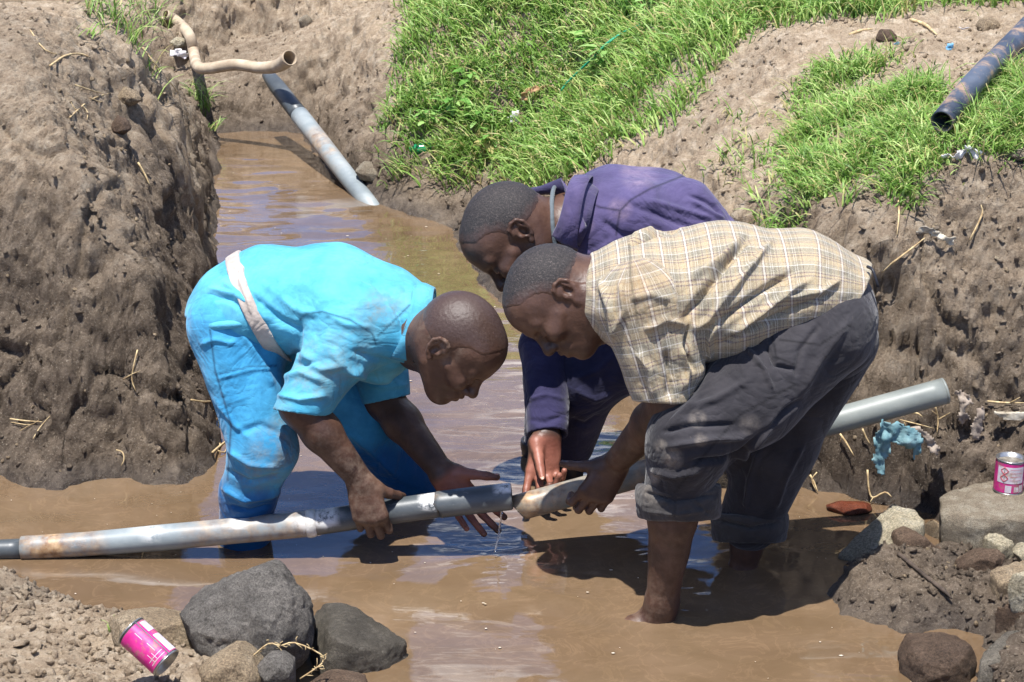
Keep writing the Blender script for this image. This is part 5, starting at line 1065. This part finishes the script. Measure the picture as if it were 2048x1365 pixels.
gv, gf, gt = join3(grass_zone([(x+(x-1180)*.07, y+(y-150)*.12) for x, y in G1], 260, 9, .09, .0048, .02, .03), grass_zone([(x+(x-1710)*.22, y+(y-270)*.16) for x, y in G2], 170, 8, .06, .004, .02, .025), grass_zone([(1250, 250), (1500, 180), (1560, 300), (1520, 420), (1300, 330)], 26, 7, .06, .004, -.1, .02), grass_zone(G1, 1350, 20, .092, .0062, -.02, .040), grass_zone(G2, 560, 19, .062, .0046, .0, .028), grass_zone(G3, 230, 14, .095, .0042, -.2, .028), grass_zone(G4, 380, 12, .11, .005, -.2, .035))
tag(mesh_obj('grass', gv, gf, MT['grass'], attrs={'tint': gt}, smooth=False), 'bright green grass growing on the slope and mounds of the right bank', 'grass', kind='stuff')
# straggling runners and thin clumps outside the thick grass
def tuft(px, py, n, L_, label, spread=.02, az=None, wid=.004, lean=1.0, dry=.15, name='grass_tuft', group=None):
    p, nn = hit(px, py); C_ = p+np.clip(rs.normal(size=(n, 3)), -1.4, 1.4)*[spread, spread, 0]; C_[:, 2] = ground_at(C_)-.003 if nn[2] > .5 else p[2]
    t = rs.rand(n)*.9; t[rs.rand(n) < dry] = .96
    v, f, t = blades(C_, np.tile(nn, (n, 1)), L_*(.5+.8*rs.rand(n)), np.full(n, wid), lean*(.5+.7*rs.rand(n)), rs.rand(n)*.9, az=None if az is None else az+rs.normal(size=n)*.6, tint=t)
    tag(mesh_obj(name, v, f, MT['grass'], None, loc=p, attrs={'tint': t}, smooth=False), label, 'grass', group)
g_ = 'grass tufts on the left bank edge'
for i, (x, y, n, l_, sp_, lb) in enumerate([(222, 40, 60, .16, .05, 'straggly green grass tuft at the top of the left bank near the red ribbon'), (300, 25, 60, .17, .06, 'grass tuft at the top left beside the white stone'), (275, 95, 30, .12, .04, 'thin grass tuft right of the red ribbon'),
        (400, 190, 34, .13, .03, 'grass tuft on the left bank corner below the hose'), (415, 222, 26, .11, .02, 'small grass tuft hanging over the far end of the water'), (420, 262, 14, .10, .015, 'lone blades hanging low over the water at the bank corner'),
        (170, 72, 14, .07, .03, 'sparse short grass on the dirt top of the left bank'), (1470, 330, 22, .12, .04, 'thin grass runner on the bare dirt above the purple back'), (820, 345, 34, .14, .03, 'grass tuft at the foot of the far right bank'), (790, 362, 22, .11, .02, 'grass tuft touching the far waterline'),
        (1085, 372, 46, .11, .04, 'grass clump just behind the purple collar'), (960, 350, 40, .13, .03, 'grass clump beside the yellow plant'), (1690, 410, 20, .13, .02, 'grass blades hanging down the bank behind the plaid back'), (1800, 410, 26, .14, .02, 'grass blades drooping below the white plastic'), (1560, 455, 40, .10, .04, 'grass clump touching the plaid back'), (1410, 20, 30, .14, .05, 'tall grass clump at the top edge')]):
    tuft(x, y, n, l_, lb, sp_, group=g_ if i < 7 else 'grass clumps on the right bank')
tuft(222, 1262, 5, .045, 'small bright green sprout on the near earth mound', .004, wid=.005, lean=.5, dry=0, name='sprout')
# broad leaved weeds
def weed(px, py, n, sz, label, mat='leaf', tintr=(.3, .9), name='weed', cat='weed', spread=.05):
    p, nn = hit(px, py); V = []; Fc = []; T = []; root = p
    for i in range(n):
        a = rs.rand()*6.28; rr = spread*rs.rand()**.5; b = p+np.array([math.cos(a)*rr, math.sin(a)*rr, .03+.06*rs.rand()]); s = sz*(.5+.8*rs.rand()); d = unit([math.cos(a), math.sin(a), .2*rs.normal()]); sd = unit(np.cross(d, [0, 0, 1])+rs.normal(size=3)*.25); u = np.cross(sd, d)
        o = len(V); tt = tintr[0]+(tintr[1]-tintr[0])*rs.rand()
        prof = [(0, .04), (.12, .42), (.3, .55), (.42, .36), (.55, .52), (.72, .26), (.8, .32), (1, .02)]
        for t, w_ in prof:
            c = b+d*s*t-u*s*.25*t*t; V += [c-sd*w_*s*.6+u*.10*s*w_, c, c+sd*w_*s*.6+u*.10*s*w_]; T += [tt]*3
        for k in range(len(prof)-1):
            q = o+3*k; Fc += [[q, q+1, q+4, q+3], [q+1, q+2, q+5, q+4]]
        st = p+np.array([0, 0, -.01]); sv, sf = tube([st, (st+b)/2+[0, 0, .01], b], .0012, 4); o = len(V); V += list(sv); T += [tt]*len(sv); Fc += [[j+o for j in f] for f in sf]
    tag(mesh_obj(name, np.array(V), Fc, MT[mat], None, loc=p, attrs={'tint': np.array(T)}), label, cat, 'broad leaved weeds in the grass' if name == 'weed' else None)
for x, y, n, s_, lb in [(905, 235, 34, .040, 'leafy weed on the left side of the grass slope'), (960, 262, 30, .045, 'leafy weed above the yellow plant'), (860, 262, 30, .034, 'low leafy weed at the left end of the grass'), (1185, 105, 26, .055, 'leafy weed beside the green twine'), (1215, 145, 26, .060, 'pale leafy weed below the green twine'), (940, 180, 26, .036, 'leafy weed in the middle of the left grass'),
        (1250, 30, 34, .038, 'dark leafy weed at the top of the grass'), (985, 300, 20, .036, 'lobed leafy weed right above the purple man head'), (1300, 45, 30, .034, 'small leaved weed at the top near the twine end')]:
    weed(x, y, n, s_, lb)
weed(967, 322, 9, .042, 'yellow leaved plant on the dirt edge above the purple man head', tintr=(.93, .95), name='yellow_plant', cat='plant', spread=.012)

# ---------------------------------------------------------------- roots, straws, sticks
MT['root'] = simple('dry_root', lin(150, 124, 88), lin(205, 184, 140), 60, .8, .4, .002)
MT['stick'] = simple('dark_stick', lin(52, 44, 38), lin(86, 74, 64), 60, .8, .4, .002)
def strand(name, label, pts, rad, mat, lift=.012, cat='root', group=None, parts=()):
    P = []; 
    for x, y in pts: p, n = hit(x, y); P.append(p+(np.array([0, 0, CAM_H])-p)/np.linalg.norm([0, 0, CAM_H]-p)*lift)
    V, Fc = tube(P, [rad]*(len(P)-1)+[rad*.4], 6, sub=3)
    for b in parts:
        Q = []
        for x, y in b: p, n = hit(x, y); Q.append(p+(np.array([0, 0, CAM_H])-p)/np.linalg.norm([0, 0, CAM_H]-p)*lift)
        V, Fc = merge((V, Fc), tube(Q, [rad*.7]*(len(Q)-1)+[rad*.3], 5, sub=3))
    return tag(mesh_obj(name, V, Fc, mat, None, loc=P[0]), label, cat, group)
strand('root', 'long thin root hanging down the middle of the left bank', [(275, 700), (268, 730), (264, 760), (272, 784)], .0022, MT['root'], group='roots in the left bank', parts=[[(246, 760), (262, 750), (280, 742)]])
strand('root', 'pale root poking from the left bank towards the blue trousers', [(382, 800), (410, 804), (440, 800)], .0026, MT['root'], group='roots in the left bank')
strand('root', 'forked pale root low at the left bank corner', [(425, 905), (440, 892), (455, 880)], .003, MT['root'], group='roots in the left bank', parts=[[(430, 900), (448, 905), (452, 898)], [(440, 890), (436, 850), (446, 830)]])
strand('root', 'wisp of roots low on the left side of the left bank', [(20, 838), (50, 842), (84, 844)], .0020, MT['root'], group='roots in the left bank', parts=[[(22, 845), (60, 850), (78, 840)], [(66, 878), (80, 855), (100, 832)], [(40, 862), (60, 850)]])
strand('root', 'curled fine root near the foot of the left bank', [(232, 900), (245, 905), (248, 920), (242, 932)], .0016, MT['root'], group='roots in the left bank')
strand('root', 'tangle of roots left of the two grey stones', [(140, 235), (165, 212), (190, 196), (222, 186)], .0024, MT['root'], group='roots in the left bank', parts=[[(165, 212), (175, 225), (174, 240)], [(150, 170), (180, 180), (215, 190)], [(180, 196), (200, 204), (222, 200)], [(160, 225), (150, 218), (142, 205)]])
strand('root', 'dry straw lying on the top left shoulder of the bank', [(100, 132), (130, 112), (160, 108), (180, 115)], .003, MT['root'], group='roots in the left bank', parts=[[(60, 60), (90, 100), (130, 112)]])
strand('root', 'short green stalk in the middle of the left bank', [(276, 325), (290, 350), (300, 372)], .003, MT['root'], group='roots in the left bank')
strand('root', 'long straw running down from the red ribbon', [(285, 95), (320, 140), (358, 188)], .0024, MT['root'], group='roots in the left bank')
for i, (pts, prt, lb) in enumerate([([(1680, 868), (1692, 885), (1708, 912)], [[(1684, 872), (1680, 885)]], 'kinked root hanging under the pale right pipe'), ([(1725, 858), (1732, 875), (1740, 888)], [], 'short root left of the torn blue rag'),
        ([(1735, 940), (1738, 980), (1746, 996), (1770, 985), (1784, 995)], [[(1746, 996), (1740, 1005)]], 'looping root below the torn blue rag'), ([(1620, 950), (1628, 965), (1636, 985)], [[(1634, 945), (1624, 960), (1632, 982)]], 'brush of reddish roots at the bank foot'),
        ([(1870, 810), (1876, 840), (1874, 868)], [[(1876, 840), (1890, 832), (1900, 826)], [(1874, 830), (1864, 822)]], 'forked root beside the far end of the right pipe'), ([(1790, 828), (1830, 826), (1845, 834)], [[(1800, 840), (1840, 850), (1870, 858)], [(1806, 834), (1812, 862), (1808, 890)]], 'roots draped over the torn blue rag'),
        ([(1975, 803), (2010, 806), (2050, 806)], [[(2020, 806), (2040, 795)]], 'horizontal root above the standing can'), ([(1780, 530), (1820, 500), (1850, 476)], [[(1765, 545), (1790, 520)]], 'fine root on the face right of the plaid man back'),
        ([(1940, 480), (1964, 430), (1962, 410)], [], 'pale straw hanging on the upper right bank face'), ([(1796, 400), (1798, 430), (1794, 470)], [], 'dry blade hanging from the right bank lip')]):
    strand('root', lb, pts, .0026, MT['root'], .015, group='roots in the right bank', parts=prt)
strand('stick', 'dark crooked stick lying on the mud spit', [(1796, 1108), (1830, 1135), (1862, 1162), (1888, 1182), (1904, 1198)], .0048, MT['stick'], .012, cat='stick')
strand('stick', 'pale twig on the dirt at the top right', [(1822, 40), (1850, 50), (1874, 70)], .006, MT['root'], .015, cat='stick')
strand('stick', 'flat grey splinter on the dirt left of the brown clod', [(1698, 70), (1720, 62), (1745, 58)], .005, MT['root'], .015, cat='stick')
strand('stick', 'dark straw leaning in the hollow above the purple man back', [(1506, 430), (1520, 400), (1548, 360)], .0025, MT['stick'], .02, cat='stick')
P = [J(500, 1318, 3.84), J(536, 1288, 3.84), J(560, 1292, 3.84), J(590, 1286, 3.84), J(640, 1308, 3.84), J(646, 1322, 3.84), J(636, 1334, 3.83), J(600, 1358, 3.82)]
V, Fc = tube(P, .0016, 6, sub=3); L_ = []
for i in range(34):
    t = rs.rand()*6.9; k = int(t); b = P[k]*(1-(t-k))+P[k+1]*(t-k); e = b+rs.normal(size=3)*[.010, .007, .010]; L_.append(tube([b, (b+e)/2+rs.normal(size=3)*.003, e], .0009, 4))
V, Fc = merge((V, Fc), *L_); tag(mesh_obj('dry_twig', V, Fc, MT['root'], None, loc=P[0]), 'dry yellow weed twig lying over the dark boulder', 'twig')

# ---------------------------------------------------------------- hoses and pipes further off
A_, B_ = J(536, 150, 8.75), PZ(728, 396); mid = A_+(B_-A_)*.36
root = empty('waste_pipe', 'grey pipe leaning from the far earth dam down into the water', 'pipe', B_)
V, Fc = tube([A_, A_+(mid-A_)*.3, mid], [.026, .034, .036], 24, sub=4, hollow=.004)
mesh_obj('upper_length', V, Fc, MT['pvc_dark'], root, attrs={'rust_or_shade': np.zeros(len(V)), 'paint': np.zeros(len(V))})
V, Fc = tube([mid-(B_-A_)*.01, mid+(B_-A_)*.2, B_+(B_-A_)*.16], [.0375, .0375, .0340], 24, sub=4, hollow=.004)
mesh_obj('lower_length', V, Fc, MT['pvc'], root, attrs={'rust_or_shade': blobs(V, [(640, 290, 40, .7)]), 'paint': np.zeros(len(V))})
MT['hose'] = simple('muddy_hose', lin(150, 132, 110), lin(186, 170, 146), 14, .8, .3, .004)
hp_ = []
for x, y, l_ in [(330, 30, .05), (352, 42, .06), (378, 70, .06), (388, 108, .06), (396, 134, .05), (420, 136, .06), (470, 130, .07), (520, 136, .09), (556, 132, .13), (580, 116, .16)]:
    p, n = hit(x, y); d = np.linalg.norm(p-[0, 0, CAM_H]); hp_.append(p+(np.array([0, 0, CAM_H])-p)/d*l_)
hp_ = [q if k < 4 else None for k, q in enumerate(hp_)]; hp_[4:] = [J(396, 134, 8.75), J(420, 137, 8.68), J(470, 130, 8.62), J(520, 136, 8.56), J(556, 132, 8.5), J(580, 116, 8.42)]
V, Fc = tube(hp_, [.024]*8+[.027, .032], 20, sub=8, hollow=.004); tag(mesh_obj('hose', V, Fc, MT['hose'], None, loc=hp_[0]), 'mud covered bent hose with an open flared mouth at the top left', 'hose')
bp = []
for x, y in [(1884, 244), (1960, 160), (2020, 92), (2100, 10), (2240, -120)]:
    p, n = hit(x, y+14); d = np.linalg.norm(p-[0, 0, CAM_H]); bp.append(J(x, y, p[1]-.10))
bp[1] = J(1948, 166, (bp[0][1]*2+bp[2][1])/3-.0)
V, Fc = tube(bp, .0300, 32, sub=8, hollow=.004); tag(mesh_obj('black_pipe', V, Fc, MT['hdpe'], None, loc=bp[0]), 'muddy black pipe with an open end lying on the right bank', 'pipe')
# trickle of water
MT['trickle'] = Mat('clear_water', .02, .5); MT['trickle'].set(Base_Color=(.95, .97, 1, 1), Transmission_Weight=.9, IOR=1.33); MT['trickle'] = MT['trickle'].m
P = [J(1004, 1016, 4.595), J(1002, 1032, 4.59), J(1000, 1052, 4.59), J(996, 1076, 4.588), J(990, 1104, 4.585)]
V, Fc = tube(P, [.0022, .0020, .0024, .0018, .0022], 8, sub=8); V = V+fbm(V, 120, 2)[:, None]*.0012
tag(mesh_obj('water_trickle', V, Fc, MT['trickle'], None, loc=P[0]), 'thin clear trickle falling from the left pipe end into the pool', 'water trickle')
# floating flecks and foam
MT['foam'] = simple('foam_flecks', lin(190, 170, 140), lin(225, 214, 196), 60, .5, 0)
n = 420; X = rs.rand(n)*2.6-1.35; Yy = 3.7+rs.rand(n)*4.6; k = poly_sd(np.c_[X, Yy], SH) < -.01; X, Yy = X[k], Yy[k]; bV, bF = ico(1); Vs = []; Fs = []
for i, (x, y) in enumerate(zip(X, Yy)):
    s = .0008+.0026*rs.rand()**4; Vs.append(bV*[s*(1+1.5*rs.rand()), s, s*.25]+[x, y, .003]); Fs.append(bF+i*len(bV))
tag(mesh_obj('floating_flecks', np.vstack(Vs), np.vstack(Fs), MT['foam']), 'tiny pale flecks and straws floating on the muddy water', 'flecks', kind='stuff')

# ---------------------------------------------------------------- paint cans
MT['tin'] = simple('tin_metal', lin(150, 150, 148), lin(190, 190, 188), 40, .3, .1, .001, .5, .9)
MT['pink'] = simple('pink_label', lin(176, 30, 112), lin(206, 52, 134), 30, .4, .1, .001, .4, extra=lin(150, 112, 100))
MT['label_white'] = simple('white_label_paper', lin(190, 180, 188), lin(216, 208, 214), 30, .45, .1, .001, .4, extra=lin(168, 148, 132))
MT['red_ink'] = simple('red_ink', lin(190, 60, 70), lin(200, 80, 84), 30, .6, 0)
MT['inside'] = simple('stained_tin', lin(70, 66, 60), lin(120, 112, 100), 50, .5, .2)
def can(label, base, ax, face, r, h, full):
    """open paint can: base centre, axis, direction of the label's middle"""
    ax = unit(ax); f = unit(np.array(face)-ax*np.dot(face, ax)); g = np.cross(ax, f); base = np.array(base)
    root = empty('paint_can', label, 'paint can', base)
    cyl = lambda a, s, rr: base+ax*s+rr*(math.cos(a)*f+math.sin(a)*g)
    V, Fc = tube([base, base+ax*h], r, 40, hollow=.0012); mesh_obj('can_body', V, Fc, MT['tin'], root)
    for s, nm in ((h, 'rim'), (.002, 'bottom_rim')):
        n = 40; ring = [cyl(2*math.pi*i/n, s, r+.0004) for i in range(n)]+[cyl(0, s, r+.0004)]; V, Fc = tube(ring, .0017, 8, cap=False); mesh_obj(nm, V, Fc, MT['tin'], root)
    V = np.array([cyl(2*math.pi*i/32, h-.010 if full else h*.4, r-.0014) for i in range(32)]); mesh_obj('inside', V, [list(range(32))], MT['inside'], root)
    def patch(nm, a0, a1, s0, s1, mat, up=.0009, holes=None):
        n = max(2, int(abs(a1-a0)/.12)); V = []
        for i in range(n+1):
            a = a0+(a1-a0)*i/n; V += [cyl(a, s0, r+up), cyl(a, s1, r+up)]
        mesh_obj(nm, np.array(V), [[2*i, 2*i+2, 2*i+3, 2*i+1] for i in range(n)], mat, root)
    patch('label', 0, 2*math.pi, h*.06, h*.95, MT['pink'])
    return root, patch, cyl
rd = lambda: None
# the standing can on the concrete block
_c = PZ(2016, 978, .12); _cb = [o for o in bpy.data.objects if o.name.startswith('concrete_block')][0]; _m = np.array([(v.co+_cb.location)[:] for v in _cb.data.vertices]); bz = np.array([_c[0], _c[1], _m[np.hypot(_m[:, 0]-_c[0], _m[:, 1]-_c[1]) < .03][:, 2].max()-.002]); rt, patch, cyl = can('upright pink and white paint can standing on the concrete block', bz, unit(np.array([.02, -.0, 1.])), TC+XC*-.15, .0345, .083, True)
patch('white_panel', -.95, .95, .083*.36, .083*.86, MT['label_white'], .0014); patch('white_panel', 1.15, 2.2, .083*.2, .083*.86, MT['label_white'], .0014)
for a0, a1, s0, s1 in ((-.30, .12, .08, .30), (.30, .62, .10, .26), (.66, 1.0, .08, .3)): patch('small_print', a0, a1, .083*s0, .083*s1, MT['label_white'], .0014)
def diamond(cyl, a, s, d, r=.0345):
    pts = [(a, s+d), (a+d/r, s), (a, s-d), (a-d/r, s)]; Vs = []
    for k in range(4):
        p, q = pts[k], pts[(k+1) % 4]; P_ = [cyl(p[0]+(q[0]-p[0])*t, p[1]+(q[1]-p[1])*t, r+.0018) for t in np.linspace(0, 1, 5)]; Vs.append(tube(P_, .0007, 5))
    return merge(*Vs)
for s in (.0615, .043):
    V, Fc = diamond(cyl, -.42, s, .0092); mesh_obj('hazard_diamond', V, Fc, MT['red_ink'], rt)
    V, Fc = tube([cyl(-.42, s+.004, .0363), cyl(-.42, s-.001, .0363)], .0007, 5); V2, F2 = tube([cyl(-.42, s-.003, .0363), cyl(-.42, s-.0042, .0363)], .0007, 5); V, Fc = merge((V, Fc), (V2, F2)); mesh_obj('hazard_mark', V, Fc, MT['stick'], rt)
for i in range(4): patch('print_line', -.05, .75, .038+.009*i, .0388+.009*i, MT['red_ink'], .0018)
# the lying can on the near mound
b0, b1 = J(334, 1328, 3.70), J(262, 1262, 3.74); ax_ = unit(b1-b0); rt, patch, cyl = can('pink paint can lying tipped over on the near earth mound', b0, ax_, TC, .0315, np.linalg.norm(b1-b0), False); h_ = np.linalg.norm(b1-b0)
up_a = math.atan2(np.dot(UC, np.cross(ax_, unit(TC-ax_*np.dot(TC, ax_)))), np.dot(UC, unit(TC-ax_*np.dot(TC, ax_)))); sg = 1 if up_a > 0 else -1
patch('white_panel', sg*.95, sg*1.9, h_*.08, h_*.55, MT['label_white'], .0014); patch('white_panel', sg*.95, sg*1.9, h_*.66, h_*.92, MT['label_white'], .0014)
patch('seam', sg*.72, sg*.80, h_*.02, h_*.98, MT['tin'], .0016)
for a, s0, s1 in ((.25, .62, .82), (.3, .28, .5), (.05, .14, .30), (-.2, .12, .34)): patch('print_line', sg*a, sg*(a+.035), h_*s0, h_*s1, MT['label_white'], .0014)
for s0 in (.12, .2): patch('print_line', -sg*.5, sg*.65, h_*s0, h_*(s0+.012), MT['label_white'], .0014)

# ---------------------------------------------------------------- rags, litter, twine
def cloth_patch(name, label, cat, outline, mat, lift=.03, crease=.012, seed=0, parent=None, th=.0012, zoff=None):
    """crumpled sheet lying on or hanging in front of the ground behind the outline"""
    poly = np.array(outline, float); lo, hi = poly.min(0), poly.max(0); n = max(10, int(max(hi-lo)/4)); n = min(n, 46)
    xs, ys = np.linspace(lo[0], hi[0], n), np.linspace(lo[1], hi[1], n); gxx, gyy = np.meshgrid(xs, ys, indexing='ij'); q = np.c_[gxx.ravel(), gyy.ravel()]
    ins = inpoly(q+np.c_[fbm(np.c_[q, q[:, 0]*0], .06, 2), fbm(np.c_[q, q[:, 0]*0+5], .06, 2)]*8, poly)
    P = [hit(*c) for c in ((lo+hi)/2, poly[0], poly[len(poly)//2])]; Yb = np.median([p[0][1] for p in P]) if zoff is None else zoff
    V = np.array([J(x, y, Yb) for x, y in q]); V[:, 1] -= lift
    rn = fbm(np.c_[q, q[:, 0]*0+seed*3], .035, 3, ridge=True); V[:, 1] += rn*crease; V[:, 2] += fbm(np.c_[q, q[:, 0]*0+seed], .05, 2)*crease*.3
    id_ = np.arange(n*n).reshape(n, n); F4 = np.stack([id_[:-1, :-1], id_[1:, :-1], id_[1:, 1:], id_[:-1, 1:]], -1).reshape(-1, 4); F4 = F4[ins[F4].all(1)]
    u = np.unique(F4); mp_ = -np.ones(n*n, int); mp_[u] = np.arange(len(u)); V = V[u]; F4 = mp_[F4]
    o = mesh_obj(name, V, F4, mat, parent, loc=V.mean(0)); md = o.modifiers.new('thickness', 'SOLIDIFY'); md.thickness = th; tag(o, label, cat); return o
MT['rag'] = simple('torn_blue_rag', lin(84, 122, 130), lin(128, 158, 160), 40, .9, .6, .004, c3=lin(160, 164, 150)); MT['rag2'] = simple('grey_rag', lin(128, 114, 102), lin(170, 156, 140), 40, .9, .5, .004)
MT['plastic'] = simple('white_plastic', lin(206, 202, 200), lin(232, 228, 226), 30, .45, .5, .004); MT['wrap'] = simple('beige_wrapper', lin(150, 138, 118), lin(196, 188, 170), 40, .4, .5, .003)
MT['blue_pl'] = simple('blue_plastic', lin(80, 140, 180), lin(130, 180, 210), 40, .5, .3); MT['red_pl'] = simple('red_ribbon', lin(170, 60, 46), lin(200, 92, 72), 40, .6, .3)
MT['green_tw'] = simple('green_twine', lin(20, 130, 96), lin(40, 160, 122), 60, .5, .2); MT['leather'] = simple('brown_scrap', lin(150, 110, 76), lin(186, 150, 112), 40, .7, .4); MT['green_pl'] = simple('green_glass', lin(20, 100, 60), lin(36, 130, 84), 40, .2, .0)
cloth_patch('rag', 'torn pale blue rag hanging from roots under the right pipe', 'rag', [(1760, 832), (1800, 838), (1830, 850), (1846, 872), (1838, 895), (1826, 925), (1820, 890), (1800, 888), (1780, 880), (1772, 912), (1764, 948), (1752, 944), (1740, 918), (1742, 870)], MT['rag'], .03, .028, 1, zoff=4.69)
cloth_patch('rag', 'stiff beige flap of cloth beside the torn blue rag', 'rag', [(1812, 842), (1850, 850), (1880, 888), (1872, 906), (1850, 890), (1840, 868), (1815, 862)], MT['rag2'], .03, .02, 2, zoff=4.71)
cloth_patch('rag', 'grey strip of rag hanging left of the standing can', 'rag', [(1948, 810), (1964, 800), (1966, 830), (1956, 872), (1944, 876), (1930, 860), (1940, 840)], MT['rag2'], .03, .012, 3)
cloth_patch('rag', 'tangled grey rag at the end of the right pipe', 'rag', [(1900, 770), (1936, 778), (1946, 800), (1926, 812), (1940, 836), (1918, 850), (1908, 830), (1912, 800)], MT['rag2'], .03, .03, 4)
cloth_patch('flat_slab', 'flat grey piece of board sticking out of the right bank', 'board', [(1978, 814), (2060, 812), (2060, 826), (2010, 832)], MT['wrap'], .03, .004, 5, th=.012)
cloth_patch('plastic_bag', 'crumpled white plastic sheet on the right bank lip', 'plastic', [(1876, 302), (1905, 306), (1935, 284), (1958, 300), (1994, 324), (1950, 320), (1912, 314), (1884, 318)], MT['plastic'], .02, .05, 6)
cloth_patch('wrapper', 'shiny beige wrapper on the right bank face', 'wrapper', [(1822, 458), (1850, 450), (1890, 466), (1914, 472), (1908, 488), (1876, 480), (1846, 464), (1828, 468)], MT['wrap'], .02, .03, 7)
cloth_patch('wrapper', 'pale blue scrap of plastic at the top right', 'scrap', [(1880, 90), (1908, 86), (1906, 100), (1892, 104)], MT['blue_pl'], .02, .03, 8)
cloth_patch('wrapper', 'bright blue scrap beside the brown clod', 'scrap', [(1786, 84), (1798, 80), (1798, 88), (1788, 90)], MT['blue_pl'], .02, .02, 9)
cloth_patch('wrapper', 'white paper scrap near the top right edge', 'paper', [(1912, 50), (1960, 56), (1968, 64), (1920, 62)], MT['plastic'], .02, .03, 10)
cloth_patch('wrapper', 'brown bent scrap lying in the green grass', 'scrap', [(1040, 172), (1070, 160), (1102, 158), (1104, 166), (1068, 176), (1050, 192), (1038, 194)], MT['leather'], .08, .03, 11)
cloth_patch('wrapper', 'white broken piece lying in the grass below the brown scrap', 'scrap', [(1010, 224), (1036, 208), (1044, 230), (1052, 240), (1020, 240)], MT['plastic'], .08, .02, 12)
cloth_patch('ribbon', 'red plastic ribbon in the grass on the left bank', 'ribbon', [(252, 66), (262, 68), (284, 92), (280, 98), (262, 82)], MT['red_pl'], .05, .02, 13)
cloth_patch('wrapper', 'white crumpled litter at the top of the left bank', 'litter', [(338, 100), (360, 92), (384, 104), (376, 116), (346, 114)], MT['plastic'], .04, .04, 14)
def hp3(x, y, l_): p, n = hit(x, y); d = np.array([0, 0, CAM_H])-p; return p+d/np.linalg.norm(d)*l_
P = [hp3(1122, 182, .09), hp3(1140, 160, .12), hp3(1190, 112, .14), hp3(1215, 86, .15), hp3(1245, 66, .14), hp3(1272, 54, .12)]; Yc = np.mean([p[1] for p in P])
V, Fc = tube(P, .0042, 6, sub=4); V2, F2 = tube([p+[.012, 0, .006] for p in P[2:]], .003, 6, sub=4); V, Fc = merge((V, Fc), (V2, F2))
tag(mesh_obj('twine', V, Fc, MT['green_tw'], None, loc=P[0]), 'bright green plastic twine stretched over the grass', 'twine')
a_ = hp3(818, 300, .03); b_ = a_+[.085, .0, .006]; V, Fc = tube([a_, a_+(b_-a_)*.2, a_+(b_-a_)*.28, b_], [.010, .010, .022, .022], 16, sub=3); tag(mesh_obj('bottle', V, Fc, MT['green_pl'], None, loc=a_), 'green glass bottle stuck in the far right bank', 'bottle')
